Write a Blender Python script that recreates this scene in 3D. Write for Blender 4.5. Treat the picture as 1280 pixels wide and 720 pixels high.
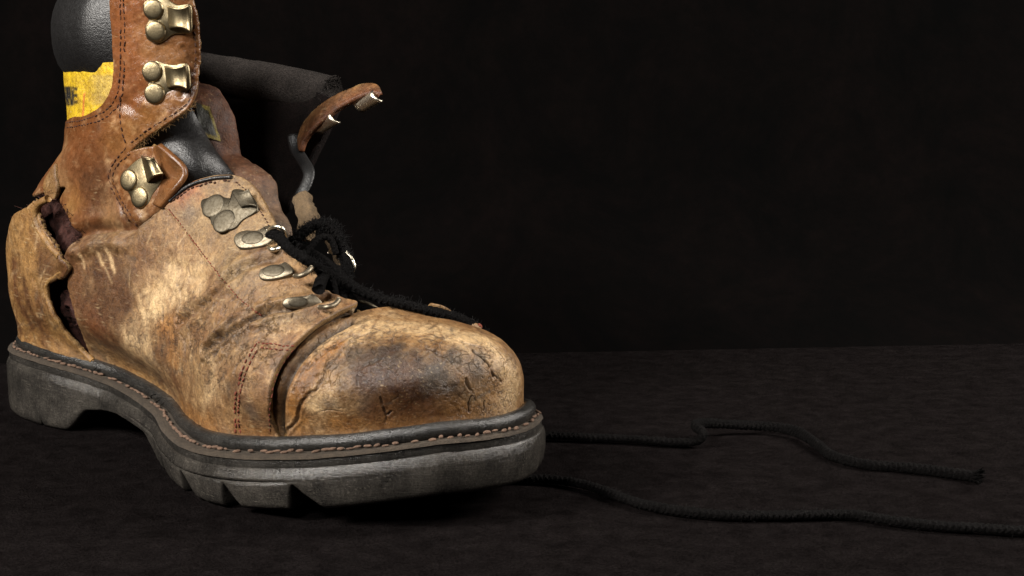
import bpy, bmesh, math, random
import numpy as np
from mathutils import Vector, Matrix
from mathutils.bvhtree import BVHTree
from mathutils.geometry import delaunay_2d_cdt

for o in list(bpy.data.objects): bpy.data.objects.remove(o)
S = bpy.context.scene
COL = S.collection
RNG = np.random.default_rng(7)

# ------------------------------------------------------------------ camera
F, H, YH = 1900.0, 17.05, 67.52            # focal length in photo pixels, camera height (cm), horizon row
TH = 0.78336                               # heading of the boot
OX, OY = -23.59, 75.65                     # back of the heel on the table (cm)
PIT = math.atan2(360 - YH, F)
cam = bpy.data.cameras.new('camera'); cam_o = bpy.data.objects.new('camera', cam); COL.objects.link(cam_o)
cam.sensor_width = 36.0; cam.lens = F / 1280 * 36
cam.clip_start = 0.02; cam.clip_end = 50
cam_o.location = (0, 0, H * .01); cam_o.rotation_euler = (math.pi / 2 - PIT, 0, 0)
S.camera = cam_o

# ------------------------------------------------------------------ light
W = bpy.data.worlds.new('World'); S.world = W; W.use_nodes = True
W.node_tree.nodes['Background'].inputs[0].default_value = (0.6, 0.65, 0.7, 1)
W.node_tree.nodes['Background'].inputs[1].default_value = 0.001
def area(name, loc, aim, size, power, col=(1, 1, 1)):
    l = bpy.data.lights.new(name, 'AREA'); l.shape = 'RECTANGLE'; l.size, l.size_y = size; l.energy = power; l.color = col
    o = bpy.data.objects.new(name, l); COL.objects.link(o); o.location = loc
    o.rotation_euler = (Vector(aim) - Vector(loc)).to_track_quat('-Z', 'Y').to_euler()
    return o
BC = (-.12, .64, .08)
area('key_softbox', (-.76, .14, .66), BC, (.20, .26), 19, (1, .95, .88))
area('front_softbox', (-.32, -.10, .60), BC, (.13, .13), 4.6, (1, .96, .92))
area('side_softbox', (.66, .60, .50), BC, (.22, .32), 10.5, (1, .94, .87))
S.view_settings.view_transform = 'Standard'; S.view_settings.look = 'None'
S.view_settings.exposure = 0; S.view_settings.gamma = 1
S.render.engine = 'CYCLES'

# ------------------------------------------------------------------ pixel <-> boot space helpers
AX = np.array([math.cos(TH), -math.sin(TH)]); NX = np.array([math.sin(TH), math.cos(TH)]); O2 = np.array([OX, OY])
def ray(px, py):
    X = (px - 640) / F; Y = -(py - 360) / F
    return np.array([X, math.cos(PIT) + Y * math.sin(PIT), -math.sin(PIT) + Y * math.cos(PIT)])
def to_loc(w):
    w = np.asarray(w, float); d = w[..., :2] - O2
    return np.stack([d @ AX, d @ NX, w[..., 2]], -1)
def to_world(l):
    l = np.asarray(l, float); xy = O2 + l[..., :1] * AX + l[..., 1:2] * NX
    return np.concatenate([xy, l[..., 2:3]], -1)
CAM_L = to_loc(np.array([0, 0, H]))
def ray_l(px, py):
    d = ray(px, py); return np.array([d[:2] @ AX, d[:2] @ NX, d[2]])
def on_s(px, py, s):                        # point of the sight line on the boot-lengthwise plane at lateral offset s
    d = ray_l(px, py); return CAM_L + d * ((s - CAM_L[1]) / d[1])
def on_z(px, py, z):
    d = ray(px, py); return np.array([0, 0, H]) + d * ((z - H) / d[2])
def project(l):
    w = to_world(l); z = w[..., 2] - H; y = w[..., 1]
    dep = y * math.cos(PIT) - z * math.sin(PIT); up = y * math.sin(PIT) + z * math.cos(PIT)
    return np.stack([640 + F * w[..., 0] / dep, 360 - F * up / dep], -1)

# ------------------------------------------------------------------ curve / noise helpers
def sm(x, a, b):
    k = np.clip((np.asarray(x, float) - a) / (b - a), 0, 1); return k * k * (3 - 2 * k)
def catmull(P, n=12, closed=False):
    P = np.asarray(P, float)
    Q = np.concatenate([P[-1:], P, P[:2]]) if closed else np.concatenate([2 * P[:1] - P[1:2], P, 2 * P[-1:] - P[-2:-1]])
    out = []
    for i in range(len(Q) - 3):
        p0, p1, p2, p3 = Q[i:i + 4]; u = np.linspace(0, 1, n, endpoint=False)[:, None]
        out.append(.5 * (2 * p1 + (p2 - p0) * u + (2 * p0 - 5 * p1 + 4 * p2 - p3) * u ** 2 + (3 * p1 - p0 - 3 * p2 + p3) * u ** 3))
    if not closed: out.append(P[-1:])
    return np.concatenate(out)
def resample(P, step=None, n=None, closed=False):
    P = np.asarray(P, float)
    if closed: P = np.concatenate([P, P[:1]])
    d = np.r_[0, np.cumsum(np.linalg.norm(np.diff(P, axis=0), axis=1))]
    if n is None: n = max(2, int(round(d[-1] / step)) + 1)
    t = np.linspace(0, d[-1], n, endpoint=not closed)
    return np.stack([np.interp(t, d, P[:, k]) for k in range(P.shape[1])], 1)
def _hash(ix, iy, iz, seed):
    h = (ix.astype(np.int64) * 374761393 + iy.astype(np.int64) * 668265263 + iz.astype(np.int64) * 2147483647 + seed * 974711) & 0xffffffff
    h = ((h ^ (h >> 13)) * 1274126177) & 0xffffffff
    h = ((h ^ (h >> 16)) * 2246822519) & 0xffffffff
    return ((h ^ (h >> 15)) & 0xffff) / 32767.5 - 1
def vnoise(P, freq, seed=0):
    p = np.asarray(P, float) * freq + 137.31; i = np.floor(p).astype(np.int64); f = p - i; f = f * f * f * (f * (f * 6 - 15) + 10)
    r = 0
    for dx in (0, 1):
        for dy in (0, 1):
            for dz in (0, 1):
                w = (f[:, 0] if dx else 1 - f[:, 0]) * (f[:, 1] if dy else 1 - f[:, 1]) * (f[:, 2] if dz else 1 - f[:, 2])
                r = r + w * _hash(i[:, 0] + dx, i[:, 1] + dy, i[:, 2] + dz, seed)
    return r
def fbm(P, freq, octv=4, seed=0, gain=.5):
    r = 0; a = 1; t = 0
    for k in range(octv):
        r = r + a * vnoise(P, freq * 2.03 ** k, seed + 31 * k); t += a; a *= gain
    return r / t

# ------------------------------------------------------------------ sole outline (boot space, cm)
OUT0 = np.array([(0, 0), (.38, -1.5), (1.4, -2.8), (3.23, -3.6), (6.46, -3.73), (10.77, -2.89), (14.54, -3.2), (17.23, -4.27), (19.93, -5.18),
    (22.62, -5.43), (25.85, -4.88), (28.54, -3.66), (30.7, -1.76), (31.67, -.11), (31.99, 1.66), (31.45, 3.43), (29.83, 5.2), (26.93, 6.34),
    (23.16, 6.56), (18.85, 5.88), (12.92, 4.4), (7.54, 4.0), (3.77, 3.7), (1.51, 2.8), (.38, 1.5)])
OUT = resample(catmull(OUT0, 20, True), n=480, closed=True)
def out_normal(P):
    T = np.roll(P, -1, 0) - np.roll(P, 1, 0); n = np.stack([-T[:, 1], T[:, 0]], 1)   # clockwise or not, fixed below
    n /= np.linalg.norm(n, axis=1)[:, None]
    if ((P - P.mean(0)) * n).sum() < 0: n = -n
    return n
ONRM = out_normal(OUT)
def ztop(t):
    return 3.07 + (1.89 - 3.07) * sm(t, 5, 18) + (3.12 - 1.89) * np.clip((np.asarray(t) - 19) / 11, 0, 1.1) ** 1.7
def inset(d):
    d = d if np.ndim(d) else np.full(len(OUT), d)
    return OUT - ONRM * d[:, None]
FEATHER_IN = .95 + .25 * sm(OUT[:, 0], 8, 20) - .35 * sm(OUT[:, 0], 26, 31)
FE = inset(FEATHER_IN)                      # where the upper meets the sole
def feather_dist(P2):
    d = np.empty(len(P2)); dirn = np.empty((len(P2), 2)); nf = out_normal(FE)
    for a in range(0, len(P2), 8000):
        q = P2[a:a + 8000]; D = ((q[:, None] - FE[None]) ** 2).sum(2); j = D.argmin(1)
        v = q - FE[j]; d[a:a + 8000] = (v * nf[j]).sum(1); dirn[a:a + 8000] = nf[j]
    return d, dirn

# ------------------------------------------------------------------ base form of the foot: rings from the toe pole up to the cuff
#        Bt    Bz    Tt    Tz    near   far   c    eup  edn
ST = [(31.15, 4.9, 31.15, 5.0,  1.2,   1.2,  .5,  1,   1),
      (31.0,  4.1, 31.05, 5.75, 0.2,   2.4,  .4,  1,   .8),
      (30.6,  3.7, 30.7,  6.2, -0.9,   3.2,  .35, .95, .7),
      (29.7,  3.2, 29.9,  6.65,-2.3,   4.1,  .3,  .9,  .6),
      (28.3,  2.9, 28.6,  6.95, -3.3,   4.9,  .3,  .9,  .5),
      (26.4,  2.5, 26.8,  7.1,-4.0,   5.3,  .3,  .9,  .45),
      (24.6,  2.2, 25.2,  7.6, -4.35,  5.3,  .3,  .95, .4),
      (22.5,  2.1, 23.8,  8.8, -4.45,  5.2,  .3,  1.05,.4),
      (20.0,  2.0, 22.4, 10.2, -4.3,   5.0,  .3,  1.1, .4),
      (17.0,  2.0, 21.0, 11.5, -3.7,   4.5,  .32, 1.1, .4),
      (13.0,  2.3, 19.3, 12.6, -3.3,   4.1,  .35, 1.05,.4),
      (8.0,   2.8, 18.0, 13.4, -3.4,   3.8,  .4,  1.0, .4),
      (3.5,   3.1, 17.3, 14.1, -3.5,   3.7,  .42, .95, .5),
      (1.0,   3.4, 17.0, 14.8, -3.6,   3.6,  .45, .92, .7),
      (.35,   5.0, 16.7, 15.4, -3.65,  3.6,  .47, .9,  .85),
      (.35,   7.0, 16.5, 16.0, -3.7,   3.6,  .5,  .9,  .9),
      (2.3,   9.0, 16.4, 16.6, -3.5,   3.65, .5,  .9,  .9),
      (5.2,  11.0, 16.4, 17.2, -3.35,  3.7,  .5,  .9,  .9),
      (6.0,  13.0, 16.4, 18.0, -3.3,   3.8,  .5,  .9,  .9),
      (5.9,  15.0, 16.5, 18.8, -3.3,   3.9,  .5,  .9,  .9),
      (5.8,  17.0, 16.6, 19.7, -3.35,  4.0,  .5,  .9,  .9),
      (5.6,  19.0, 16.7, 20.7, -3.4,   4.1,  .5,  .9,  .9),
      (5.5,  21.5, 16.7, 22.2, -3.5,   4.2,  .5,  .9,  .9)]
ST = np.array(ST, float); NK = len(ST)
NS, NP = 420, 480                           # base grid
def make_base():
    k = np.linspace(0, NK - 1, (NK - 1) * 24 + 1)
    D = catmull(ST, 24)
    kk = np.linspace(0, NK - 1, NS) ; kk = np.where(kk < 3, 3 * (kk / 3) ** 1.5, kk)
    R = np.stack([np.interp(kk, k, D[:, j]) for j in range(9)], 1)
    ph = np.linspace(-math.pi, math.pi, NP)
    c, s = np.cos(ph), np.sin(ph)
    B = R[:, 0:2]; T = R[:, 2:4]; C = B + (T - B) * R[:, 6:7]
    up = np.abs(c)[None] ** R[:, 7:8]; dn = np.abs(c)[None] ** R[:, 8:9]
    vt = np.where(c[None] >= 0, up, -dn)
    P = np.empty((NS, NP, 3))
    for a, col in ((0, 0), (1, 2)):
        hv = np.where(c[None] >= 0, (T - C)[:, a:a + 1] * vt, (B - C)[:, a:a + 1] * -vt)
        P[:, :, col] = C[:, a:a + 1] + hv
    sp = np.abs(s)[None] ** .92
    mid = (R[:, 4:5] + R[:, 5:6]) / 2; hw = (R[:, 5:6] - R[:, 4:5]) / 2
    P[:, :, 1] = mid - hw * np.sign(s)[None] * sp       # positive phi = side that faces the camera
    Q = P.reshape(-1, 3)
    h = Q[:, 2] - (ztop(Q[:, 0]) + .35)
    d, n = feather_dist(Q[:, :2])
    w = (1 - sm(h, 0, 2.6)) * sm(d, -2.6, -1.2)
    Q[:, :2] -= n * (d * w)[:, None]
    return Q.reshape(NS, NP, 3), kk, ph
BASE, KK, PH = make_base()

# ------------------------------------------------------------------ surface lookups
def grid_faces(ns, npn, close=False):
    idx = np.arange(ns * npn).reshape(ns, npn)
    if close: idx = np.concatenate([idx, idx[:, :1]], 1)
    return np.stack([idx[:-1, :-1], idx[1:, :-1], idx[1:, 1:], idx[:-1, 1:]], -1).reshape(-1, 4)
def grid_normals(G):
    du = np.gradient(G, axis=0); dv = np.gradient(G, axis=1); n = np.cross(du, dv)
    return n / np.maximum(np.linalg.norm(n, axis=2), 1e-9)[:, :, None]
BN = grid_normals(BASE)
CEN = np.array([14., 0.3, 7.])
if ((BASE[200] - BASE[200].mean(0)) * BN[200]).sum() < 0: BN = -BN
BT = BVHTree.FromPolygons([Vector(v) for v in BASE.reshape(-1, 3)], grid_faces(NS, NP).tolist())
BPIX = project(BASE.reshape(-1, 3)); BFACE = ((CAM_L - BASE.reshape(-1, 3)) * BN.reshape(-1, 3)).sum(1) > 0
def hit(px, py):
    """grid coordinates (row, column) of the foot form under a sight line"""
    d = Vector(ray_l(px, py)).normalized(); r = BT.ray_cast(Vector(CAM_L), d)
    if r[0] is None:
        D = ((BPIX - (px, py)) ** 2).sum(1) + np.where(BFACE, 0, 1e6); j = int(D.argmin()); return (j // NP, j % NP)
    f = r[2]; i, j = f // (NP - 1), f % (NP - 1); p = np.array(r[0])
    a, b, c = BASE[i, j], BASE[i + 1, j], BASE[i, j + 1]
    M = np.stack([b - a, c - a], 1); u = np.linalg.lstsq(M, p - a, rcond=None)[0]
    return (i + float(np.clip(u[0], 0, 1)), j + float(np.clip(u[1], 0, 1)))
KROW = lambda k: float(np.interp(k, KK, np.arange(NS)))
PCOL = lambda deg: (deg + 180) / 360 * (NP - 1)
def gc(v):
    if v[0] == 'k': return (KROW(v[1]), PCOL(v[2]))
    if v[0] == 'w':                         # row of a photo point, carried round the back to a given angle
        z = samp([hit(v[1], v[2])])[0, 2]; j = PCOL(v[3]); col = BASE[:, int(round(j)), 2]; rows = np.arange(int(KROW(14)), NS)
        return (float(np.interp(z, col[rows], rows)), j)
    return hit(*v)
def samp(ij, A=None):
    A = BASE if A is None else A
    ij = np.asarray(ij, float); i = np.clip(ij[:, 0], 0, NS - 1.001); j = np.clip(ij[:, 1], 0, NP - 1.001)
    i0 = i.astype(int); j0 = j.astype(int); u = (i - i0)[:, None]; v = (j - j0)[:, None]
    return (A[i0, j0] * (1 - u) * (1 - v) + A[i0 + 1, j0] * u * (1 - v) + A[i0, j0 + 1] * (1 - u) * v + A[i0 + 1, j0 + 1] * u * v)
def sampn(ij):
    n = samp(ij, BN); return n / np.linalg.norm(n, axis=1)[:, None]
def line_on(pts, step=.1):
    """photo polyline -> (points, normals) on the foot form"""
    P = catmull(np.array([p[:2] for p in pts], float), 8) if len(pts) > 2 else np.array(pts, float)
    ij = np.array([hit(*p) for p in P]); X = samp(ij); N = sampn(ij)
    R = resample(np.c_[X, N], step=step)
    # resample uses all six columns for length; fine for small curvature
    return R[:, :3], R[:, 3:] / np.linalg.norm(R[:, 3:], axis=1)[:, None]
def pxcm(P):
    w = to_world(P); return F / (w[..., 1] * math.cos(PIT) - (w[..., 2] - H) * math.sin(PIT))

# ------------------------------------------------------------------ materials
def mat(name, rough=.6, metal=0., col=(.5, .5, .5), attr=None):
    m = bpy.data.materials.new(name); m.use_nodes = True; nt = m.node_tree; b = nt.nodes['Principled BSDF']
    b.inputs['Base Color'].default_value = (*col, 1); b.inputs['Roughness'].default_value = rough; b.inputs['Metallic'].default_value = metal
    return m, nt, b
def nd(nt, typ, **kw):
    n = nt.nodes.new(typ)
    for k, v in kw.items():
        if k in n.inputs.keys(): n.inputs[k].default_value = v
        else: setattr(n, k, v)
    return n
def coords(nt, scale=100.0, sc=(1, 1, 1)):
    tc = nd(nt, 'ShaderNodeTexCoord'); mp = nd(nt, 'ShaderNodeMapping'); mp.inputs['Scale'].default_value = tuple(scale * k for k in sc)
    nt.links.new(tc.outputs['Object'], mp.inputs[0]); return mp.outputs[0]      # 1 unit = 1 cm
def noise(nt, vec, scale, detail=4, rough=.6, dist=0):
    n = nd(nt, 'ShaderNodeTexNoise', Scale=scale, Detail=detail, Roughness=rough, Distortion=dist); nt.links.new(vec, n.inputs['Vector']); return n.outputs['Fac']
def ramp(nt, fac, stops):
    r = nd(nt, 'ShaderNodeValToRGB'); e = r.color_ramp.elements
    while len(e) < len(stops): e.new(.5)
    for k, (p, c) in enumerate(stops):
        e[k].position = p; e[k].color = (*c, 1) if np.ndim(c) else (c, c, c, 1)
    nt.links.new(fac, r.inputs[0]); return r.outputs[0]
def mixc(nt, a, b, fac, mode='MIX'):
    m = nd(nt, 'ShaderNodeMix', data_type='RGBA', blend_type=mode)
    for v, s in ((fac, 0), (a, 6), (b, 7)):
        if hasattr(v, 'node'): nt.links.new(v, m.inputs[s])
        else: m.inputs[s].default_value = v if s == 0 else (*v, 1)
    return m.outputs[2]
def math_(nt, op, a, b=None):
    m = nd(nt, 'ShaderNodeMath', operation=op)
    for v, s in ((a, 0), (b, 1)):
        if v is None: continue
        if hasattr(v, 'node'): nt.links.new(v, m.inputs[s])
        else: m.inputs[s].default_value = v
    return m.outputs[0]
def bump(nt, b, h, dist, strength=1., prev=None):
    n = nd(nt, 'ShaderNodeBump', Strength=strength, Distance=dist); nt.links.new(h, n.inputs['Height'])
    if prev is not None: nt.links.new(prev, n.inputs['Normal'])
    nt.links.new(n.outputs[0], b.inputs['Normal']); return n.outputs[0]

def leather_mat(name='worn_leather', bk=.85, ck_=1.1, ro=.30):
    m, nt, b = mat(name, .6); L = nt.links.new
    def lv(t): return tuple(1 + (x - 1) * ck_ for x in t)
    at = nd(nt, 'ShaderNodeAttribute', attribute_name='Col'); v = coords(nt)
    n1 = noise(nt, v, 4.5, 7, .7, .4); n2 = noise(nt, v, 13, 5, .7); n0 = noise(nt, v, 1.3, 6, .68, .8)
    c = mixc(nt, at.outputs['Color'], ramp(nt, n1, [(.28, lv((.56, .50, .45))), (.5, 1.), (.74, lv((1.25, 1.22, 1.16)))]), 1., 'MULTIPLY')
    c = mixc(nt, c, ramp(nt, n2, [(.3, lv((.60, .57, .54))), (.55, 1.), (.75, lv((1.25, 1.22, 1.16)))]), 1., 'MULTIPLY')
    c = mixc(nt, c, ramp(nt, n0, [(.3, lv((.66, .58, .52))), (.52, 1.), (.70, lv((1.16, 1.12, 1.04)))]), 1., 'MULTIPLY')
    L(c, b.inputs['Base Color'])
    mp2 = nd(nt, 'ShaderNodeMapping'); mp2.inputs['Rotation'].default_value = (.5, .6, .9); mp2.inputs['Scale'].default_value = (.7, 7., 7.); L(v, mp2.inputs[0])
    sc1 = ramp(nt, noise(nt, mp2.outputs[0], 1.6, 3, .5, .15), [(.60, 0.), (.70, 1.)]); sm1 = ramp(nt, noise(nt, v, .8, 3), [(.45, 0.), (.6, 1.)])
    c = mixc(nt, c, (.60, .45, .25), math_(nt, 'MULTIPLY', math_(nt, 'MULTIPLY', sc1, sm1), .30 * ck_))
    ck = nd(nt, 'ShaderNodeAttribute', attribute_name='Crack'); cv = nd(nt, 'ShaderNodeTexVoronoi', feature='DISTANCE_TO_EDGE', Scale=3.1)
    wn = nd(nt, 'ShaderNodeTexNoise', Scale=2.2, Detail=5., Roughness=.65); L(v, wn.inputs['Vector'])
    ws = nd(nt, 'ShaderNodeVectorMath', operation='SCALE', Scale=.75); L(wn.outputs['Color'], ws.inputs[0]); wa = nd(nt, 'ShaderNodeVectorMath', operation='ADD'); L(v, wa.inputs[0]); L(ws.outputs[0], wa.inputs[1]); L(wa.outputs[0], cv.inputs['Vector'])
    brk = ramp(nt, noise(nt, v, 1.7, 4, .6), [(.44, 0.), (.58, 1.)])
    line = math_(nt, 'MULTIPLY', math_(nt, 'MULTIPLY', ramp(nt, cv.outputs[0], [(.0, 1.), (.045, .35), (.10, 0.)]), brk), ck.outputs['Fac'])
    c = mixc(nt, c, (.035, .022, .012), math_(nt, 'MULTIPLY', line, .85)); L(c, b.inputs['Base Color'])
    gl = nd(nt, 'ShaderNodeAttribute', attribute_name='Gloss')
    r = math_(nt, 'SUBTRACT', math_(nt, 'ADD', math_(nt, 'MULTIPLY', n1, .34), ro), math_(nt, 'MULTIPLY', gl.outputs['Fac'], .3)); L(r, b.inputs['Roughness'])
    b.inputs['Specular IOR Level'].default_value = .5
    vo = nd(nt, 'ShaderNodeTexVoronoi', feature='DISTANCE_TO_EDGE', Scale=15.); 
    wv = nd(nt, 'ShaderNodeTexNoise', Scale=5., Detail=3.); L(v, wv.inputs['Vector'])
    vv = nd(nt, 'ShaderNodeVectorMath', operation='ADD'); L(v, vv.inputs[0])
    sc = nd(nt, 'ShaderNodeVectorMath', operation='SCALE', Scale=.25); L(wv.outputs['Color'], sc.inputs[0]); L(sc.outputs[0], vv.inputs[1]); L(vv.outputs[0], vo.inputs['Vector'])
    p = bump(nt, b, vo.outputs[0], .0006, .16 * bk)
    p = bump(nt, b, n2, .0009, .5 * bk, p); p = bump(nt, b, n1, .002, .35 * bk, p); bump(nt, b, math_(nt, 'SUBTRACT', 1., line), .0016, .8, p)
    return m
def suede_mat(name, col):
    m, nt, b = mat(name, .9, col=col); v = coords(nt); n = noise(nt, v, 22, 5, .7); n0 = noise(nt, v, 3, 3)
    c = mixc(nt, ramp(nt, n, [(.3, tuple(k * .45 for k in col)), (.6, col), (.8, tuple(min(1, k * 1.5) for k in col))]), ramp(nt, n0, [(.3, .6), (.7, 1.15)]), 1., 'MULTIPLY')
    nt.links.new(c, b.inputs['Base Color']); bump(nt, b, n, .002, .8); return m
def rubber_mat(name, col, dust, rough=.42):
    m, nt, b = mat(name, rough, col=col); v = coords(nt); L = nt.links.new
    n = noise(nt, v, .7, 7, .62, .2); n2 = noise(nt, coords(nt, 100, (.6, .6, 8)), 4, 5, .7); n3 = noise(nt, v, 12, 5, .75)
    sn = noise(nt, coords(nt, 100, (1, 1, .35)), 9, 4, .7)
    c = mixc(nt, col, dust, ramp(nt, n, [(.36, .12), (.7, .55)]))
    c = mixc(nt, c, dust, ramp(nt, sn, [(.5, 0.), (.8, .45)]))
    c = mixc(nt, c, ramp(nt, n2, [(.35, .72), (.62, 1.12)]), 1., 'MULTIPLY'); c = mixc(nt, c, ramp(nt, n3, [(.3, .55), (.55, 1.), (.75, 1.5)]), 1., 'MULTIPLY')
    L(c, b.inputs['Base Color']); L(math_(nt, 'ADD', math_(nt, 'MULTIPLY', n, .4), rough - .2), b.inputs['Roughness'])
    p = bump(nt, b, n3, .0005, .3); p = bump(nt, b, n2, .0008, .35, p); p = bump(nt, b, sn, .0007, .25, p)
    mp2 = nd(nt, 'ShaderNodeMapping'); mp2.inputs['Rotation'].default_value = (.2, .35, .3); mp2.inputs['Scale'].default_value = (.5, 9., 9.); L(v, mp2.inputs[0])
    scr = ramp(nt, noise(nt, mp2.outputs[0], 1.4, 3, .5, .2), [(.60, 0.), (.68, 1.)]); msk = ramp(nt, noise(nt, v, .9, 3), [(.45, 0.), (.6, 1.)])
    L(mixc(nt, c, dust, math_(nt, 'MULTIPLY', math_(nt, 'MULTIPLY', scr, msk), .75)), b.inputs['Base Color']); return m
def metal_mat(name, col, rough, dirt_shade):
    m, nt, b = mat(name, rough, 1., col); v = coords(nt); n = noise(nt, v, 9, 5, .65)
    nt.links.new(mixc(nt, col, dirt_shade, ramp(nt, n, [(.42, 0.), (.7, .8)])), b.inputs['Base Color'])
    nt.links.new(math_(nt, 'ADD', math_(nt, 'MULTIPLY', n, .35), rough - .15), b.inputs['Roughness']); bump(nt, b, noise(nt, v, 40, 3), .0004, .3); return m
def black_leather(name, rough=.4, col=(.012, .011, .011)):
    m, nt, b = mat(name, rough, col=col); v = coords(nt)
    vo = nd(nt, 'ShaderNodeTexVoronoi', Scale=17.); nt.links.new(v, vo.inputs['Vector']); n = noise(nt, v, 7, 4)
    p = bump(nt, b, vo.outputs[0], .0004, .3); bump(nt, b, n, .001, .2, p)
    nt.links.new(math_(nt, 'ADD', math_(nt, 'MULTIPLY', n, .3), rough - .12), b.inputs['Roughness']); return m
def cloth_mat(name, col, col2, sc, rough=.95, spec=.15):
    m, nt, b = mat(name, rough, col=col); v = coords(nt); n = noise(nt, v, sc, 6, .7); n2 = noise(nt, v, 11, 4, .75); n3 = noise(nt, v, .9, 5, .7)
    c = mixc(nt, col, col2, ramp(nt, n, [(.35, 0.), (.7, 1.)])); c = mixc(nt, c, ramp(nt, n2, [(.3, .35), (.72, 1.7)]), 1., 'MULTIPLY'); c = mixc(nt, c, ramp(nt, n3, [(.35, .7), (.65, 1.2)]), 1., 'MULTIPLY')
    nt.links.new(c, b.inputs['Base Color']); b.inputs['Specular IOR Level'].default_value = spec
    p = bump(nt, b, n2, .003, .7); bump(nt, b, n3, .004, .3, p); return m
M_LEATHER = leather_mat()
M_SMOOTH = leather_mat('smooth_oiled_leather', .35, .7, .24)
M_RAW = suede_mat('raw_leather_edge', (.33, .185, .06))
M_LINING = suede_mat('red_fleece_lining', (.075, .018, .010))
M_RUBBER = rubber_mat('outsole_rubber', (.012, .0113, .0108), (.095, .084, .07), .19)
M_MID = rubber_mat('midsole_rubber', (.010, .0095, .009), (.07, .063, .054), .22)
M_RAND = rubber_mat('rand_rubber', (.009, .009, .009), (.06, .056, .05), .22)
M_WELT = suede_mat('dusty_welt', (.085, .063, .043))
M_BRASS = metal_mat('antique_brass', (.34, .275, .165), .36, (.10, .072, .036))
M_DULL = metal_mat('tarnished_metal', (.11, .095, .07), .48, (.06, .047, .03))
M_RIM = metal_mat('bare_metal', (.78, .72, .58), .28, (.45, .38, .27))
M_BLACK = black_leather('black_padded_leather', .42, (.005, .0045, .0045))
M_GUSSET = black_leather('black_gusset_leather', .40, (.008, .0075, .0075))
M_DARKPAD = cloth_mat('dark_collar_lining', (.026, .0215, .019), (.032, .0265, .0235), 3, .8)
M_INNER = cloth_mat('black_inner_lining', (.006, .004, .0035), (.012, .007, .006), 3, .9)
M_THREAD = suede_mat('brown_thread', (.095, .032, .014))
M_REDTHREAD = suede_mat('red_thread', (.32, .075, .04))
M_WTHREAD = suede_mat('welt_thread', (.27, .165, .11))
M_LACE = cloth_mat('black_lace', (.0025, .0021, .0021), (.0065, .0058, .0056), 14, .75, .06)
M_FUZZ = cloth_mat('lace_fuzz', (.008, .0075, .0075), (.015, .014, .014), 9, .9)
M_STRAP = black_leather('worn_black_strap', .42, (.014, .014, .014))
M_GREYLEATHER = suede_mat('dirty_leather_loop', (.22, .145, .075))

# ------------------------------------------------------------------ object helpers (everything of the boot lives in boot space)
def empty(name, loc, rz, label, cat, group=None):
    e = bpy.data.objects.new(name, None); COL.objects.link(e); e.location = loc; e.rotation_euler = (0, 0, rz); e.empty_display_size = .05
    e['label'] = label; e['category'] = cat
    if group: e['group'] = group
    return e
def mesh_obj(name, V, Fc, m, parent, col=None, gloss=None, smooth=True, mats=None, mi=None, stuff=False, label=None, fix=False):
    me = bpy.data.meshes.new(name); V = np.asarray(V, float) * .01
    me.from_pydata(V.tolist(), [], [tuple(int(k) for k in f) for f in Fc])
    for mm in (mats or [m]): me.materials.append(mm)
    me.polygons.foreach_set('use_smooth', np.full(len(me.polygons), smooth))
    if mi is not None: me.polygons.foreach_set('material_index', np.asarray(mi, dtype=np.int32))
    if col is not None:
        a = me.color_attributes.new('Col', 'FLOAT_COLOR', 'POINT'); a.data.foreach_set('color', np.c_[col, np.ones(len(col))].astype(np.float32).ravel())
        k = me.attributes.new('Crack', 'FLOAT', 'POINT'); k.data.foreach_set('value', crack_weight(V * 100).astype(np.float32))
        g = me.attributes.new('Gloss', 'FLOAT', 'POINT'); g.data.foreach_set('value', (np.zeros(len(V)) if gloss is None else gloss).astype(np.float32))
    if fix:
        bm = bmesh.new(); bm.from_mesh(me); bmesh.ops.recalc_face_normals(bm, faces=bm.faces); bm.to_mesh(me); bm.free()
    me.update()
    o = bpy.data.objects.new(name, me); COL.objects.link(o)
    if parent is not None: o.parent = parent
    if stuff: o['kind'] = 'stuff'
    if label: o['label'] = label
    return o
def frames(P, up=None):
    T = np.gradient(P, axis=0); T /= np.maximum(np.linalg.norm(T, axis=1), 1e-9)[:, None]
    n = np.array(up if up is not None else (0, 0, 1.)); N = []
    for t in T:
        n = n - t * (n @ t); l = np.linalg.norm(n)
        if l < 1e-6: n = np.cross(t, (1, 0, 0)); l = np.linalg.norm(n)
        n = n / l; N.append(n)
    N = np.array(N); return T, N, np.cross(T, N)
def tube(P, r, seg=12, ry=None, closed=False, up=None, fn=None, caps=True):
    """swept tube; r (and ry along the frame's first normal) may vary along the path"""
    P = np.asarray(P, float); n = len(P); T, N, Bn = frames(P, up)
    if closed:
        T = np.roll(P, -1, 0) - np.roll(P, 1, 0); T /= np.linalg.norm(T, axis=1)[:, None]; N = np.tile(np.array(up if up is not None else (0, 0, 1.)), (n, 1)); N -= T * (N * T).sum(1)[:, None]; N /= np.linalg.norm(N, axis=1)[:, None]; Bn = np.cross(T, N)
    r = np.broadcast_to(r, (n,)); ry = r if ry is None else np.broadcast_to(ry, (n,))
    a = np.linspace(0, 2 * math.pi, seg, endpoint=False)
    sc = np.ones((n, seg)) if fn is None else fn(np.r_[0, np.cumsum(np.linalg.norm(np.diff(P, axis=0), axis=1))], a)
    V = P[:, None] + (N[:, None] * (np.cos(a)[None] * ry[:, None] * sc)[..., None] + Bn[:, None] * (np.sin(a)[None] * r[:, None] * sc)[..., None])
    Fc = [tuple(f) for f in grid_faces(n, seg, True)]
    if closed:
        i0 = (n - 1) * seg; Fc += [(i0 + k, k, (k + 1) % seg, i0 + (k + 1) % seg) for k in range(seg)]
    elif caps:
        Fc += [tuple(range(seg))[::-1], tuple((n - 1) * seg + k for k in range(seg))]
    return V.reshape(-1, 3), Fc
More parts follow.
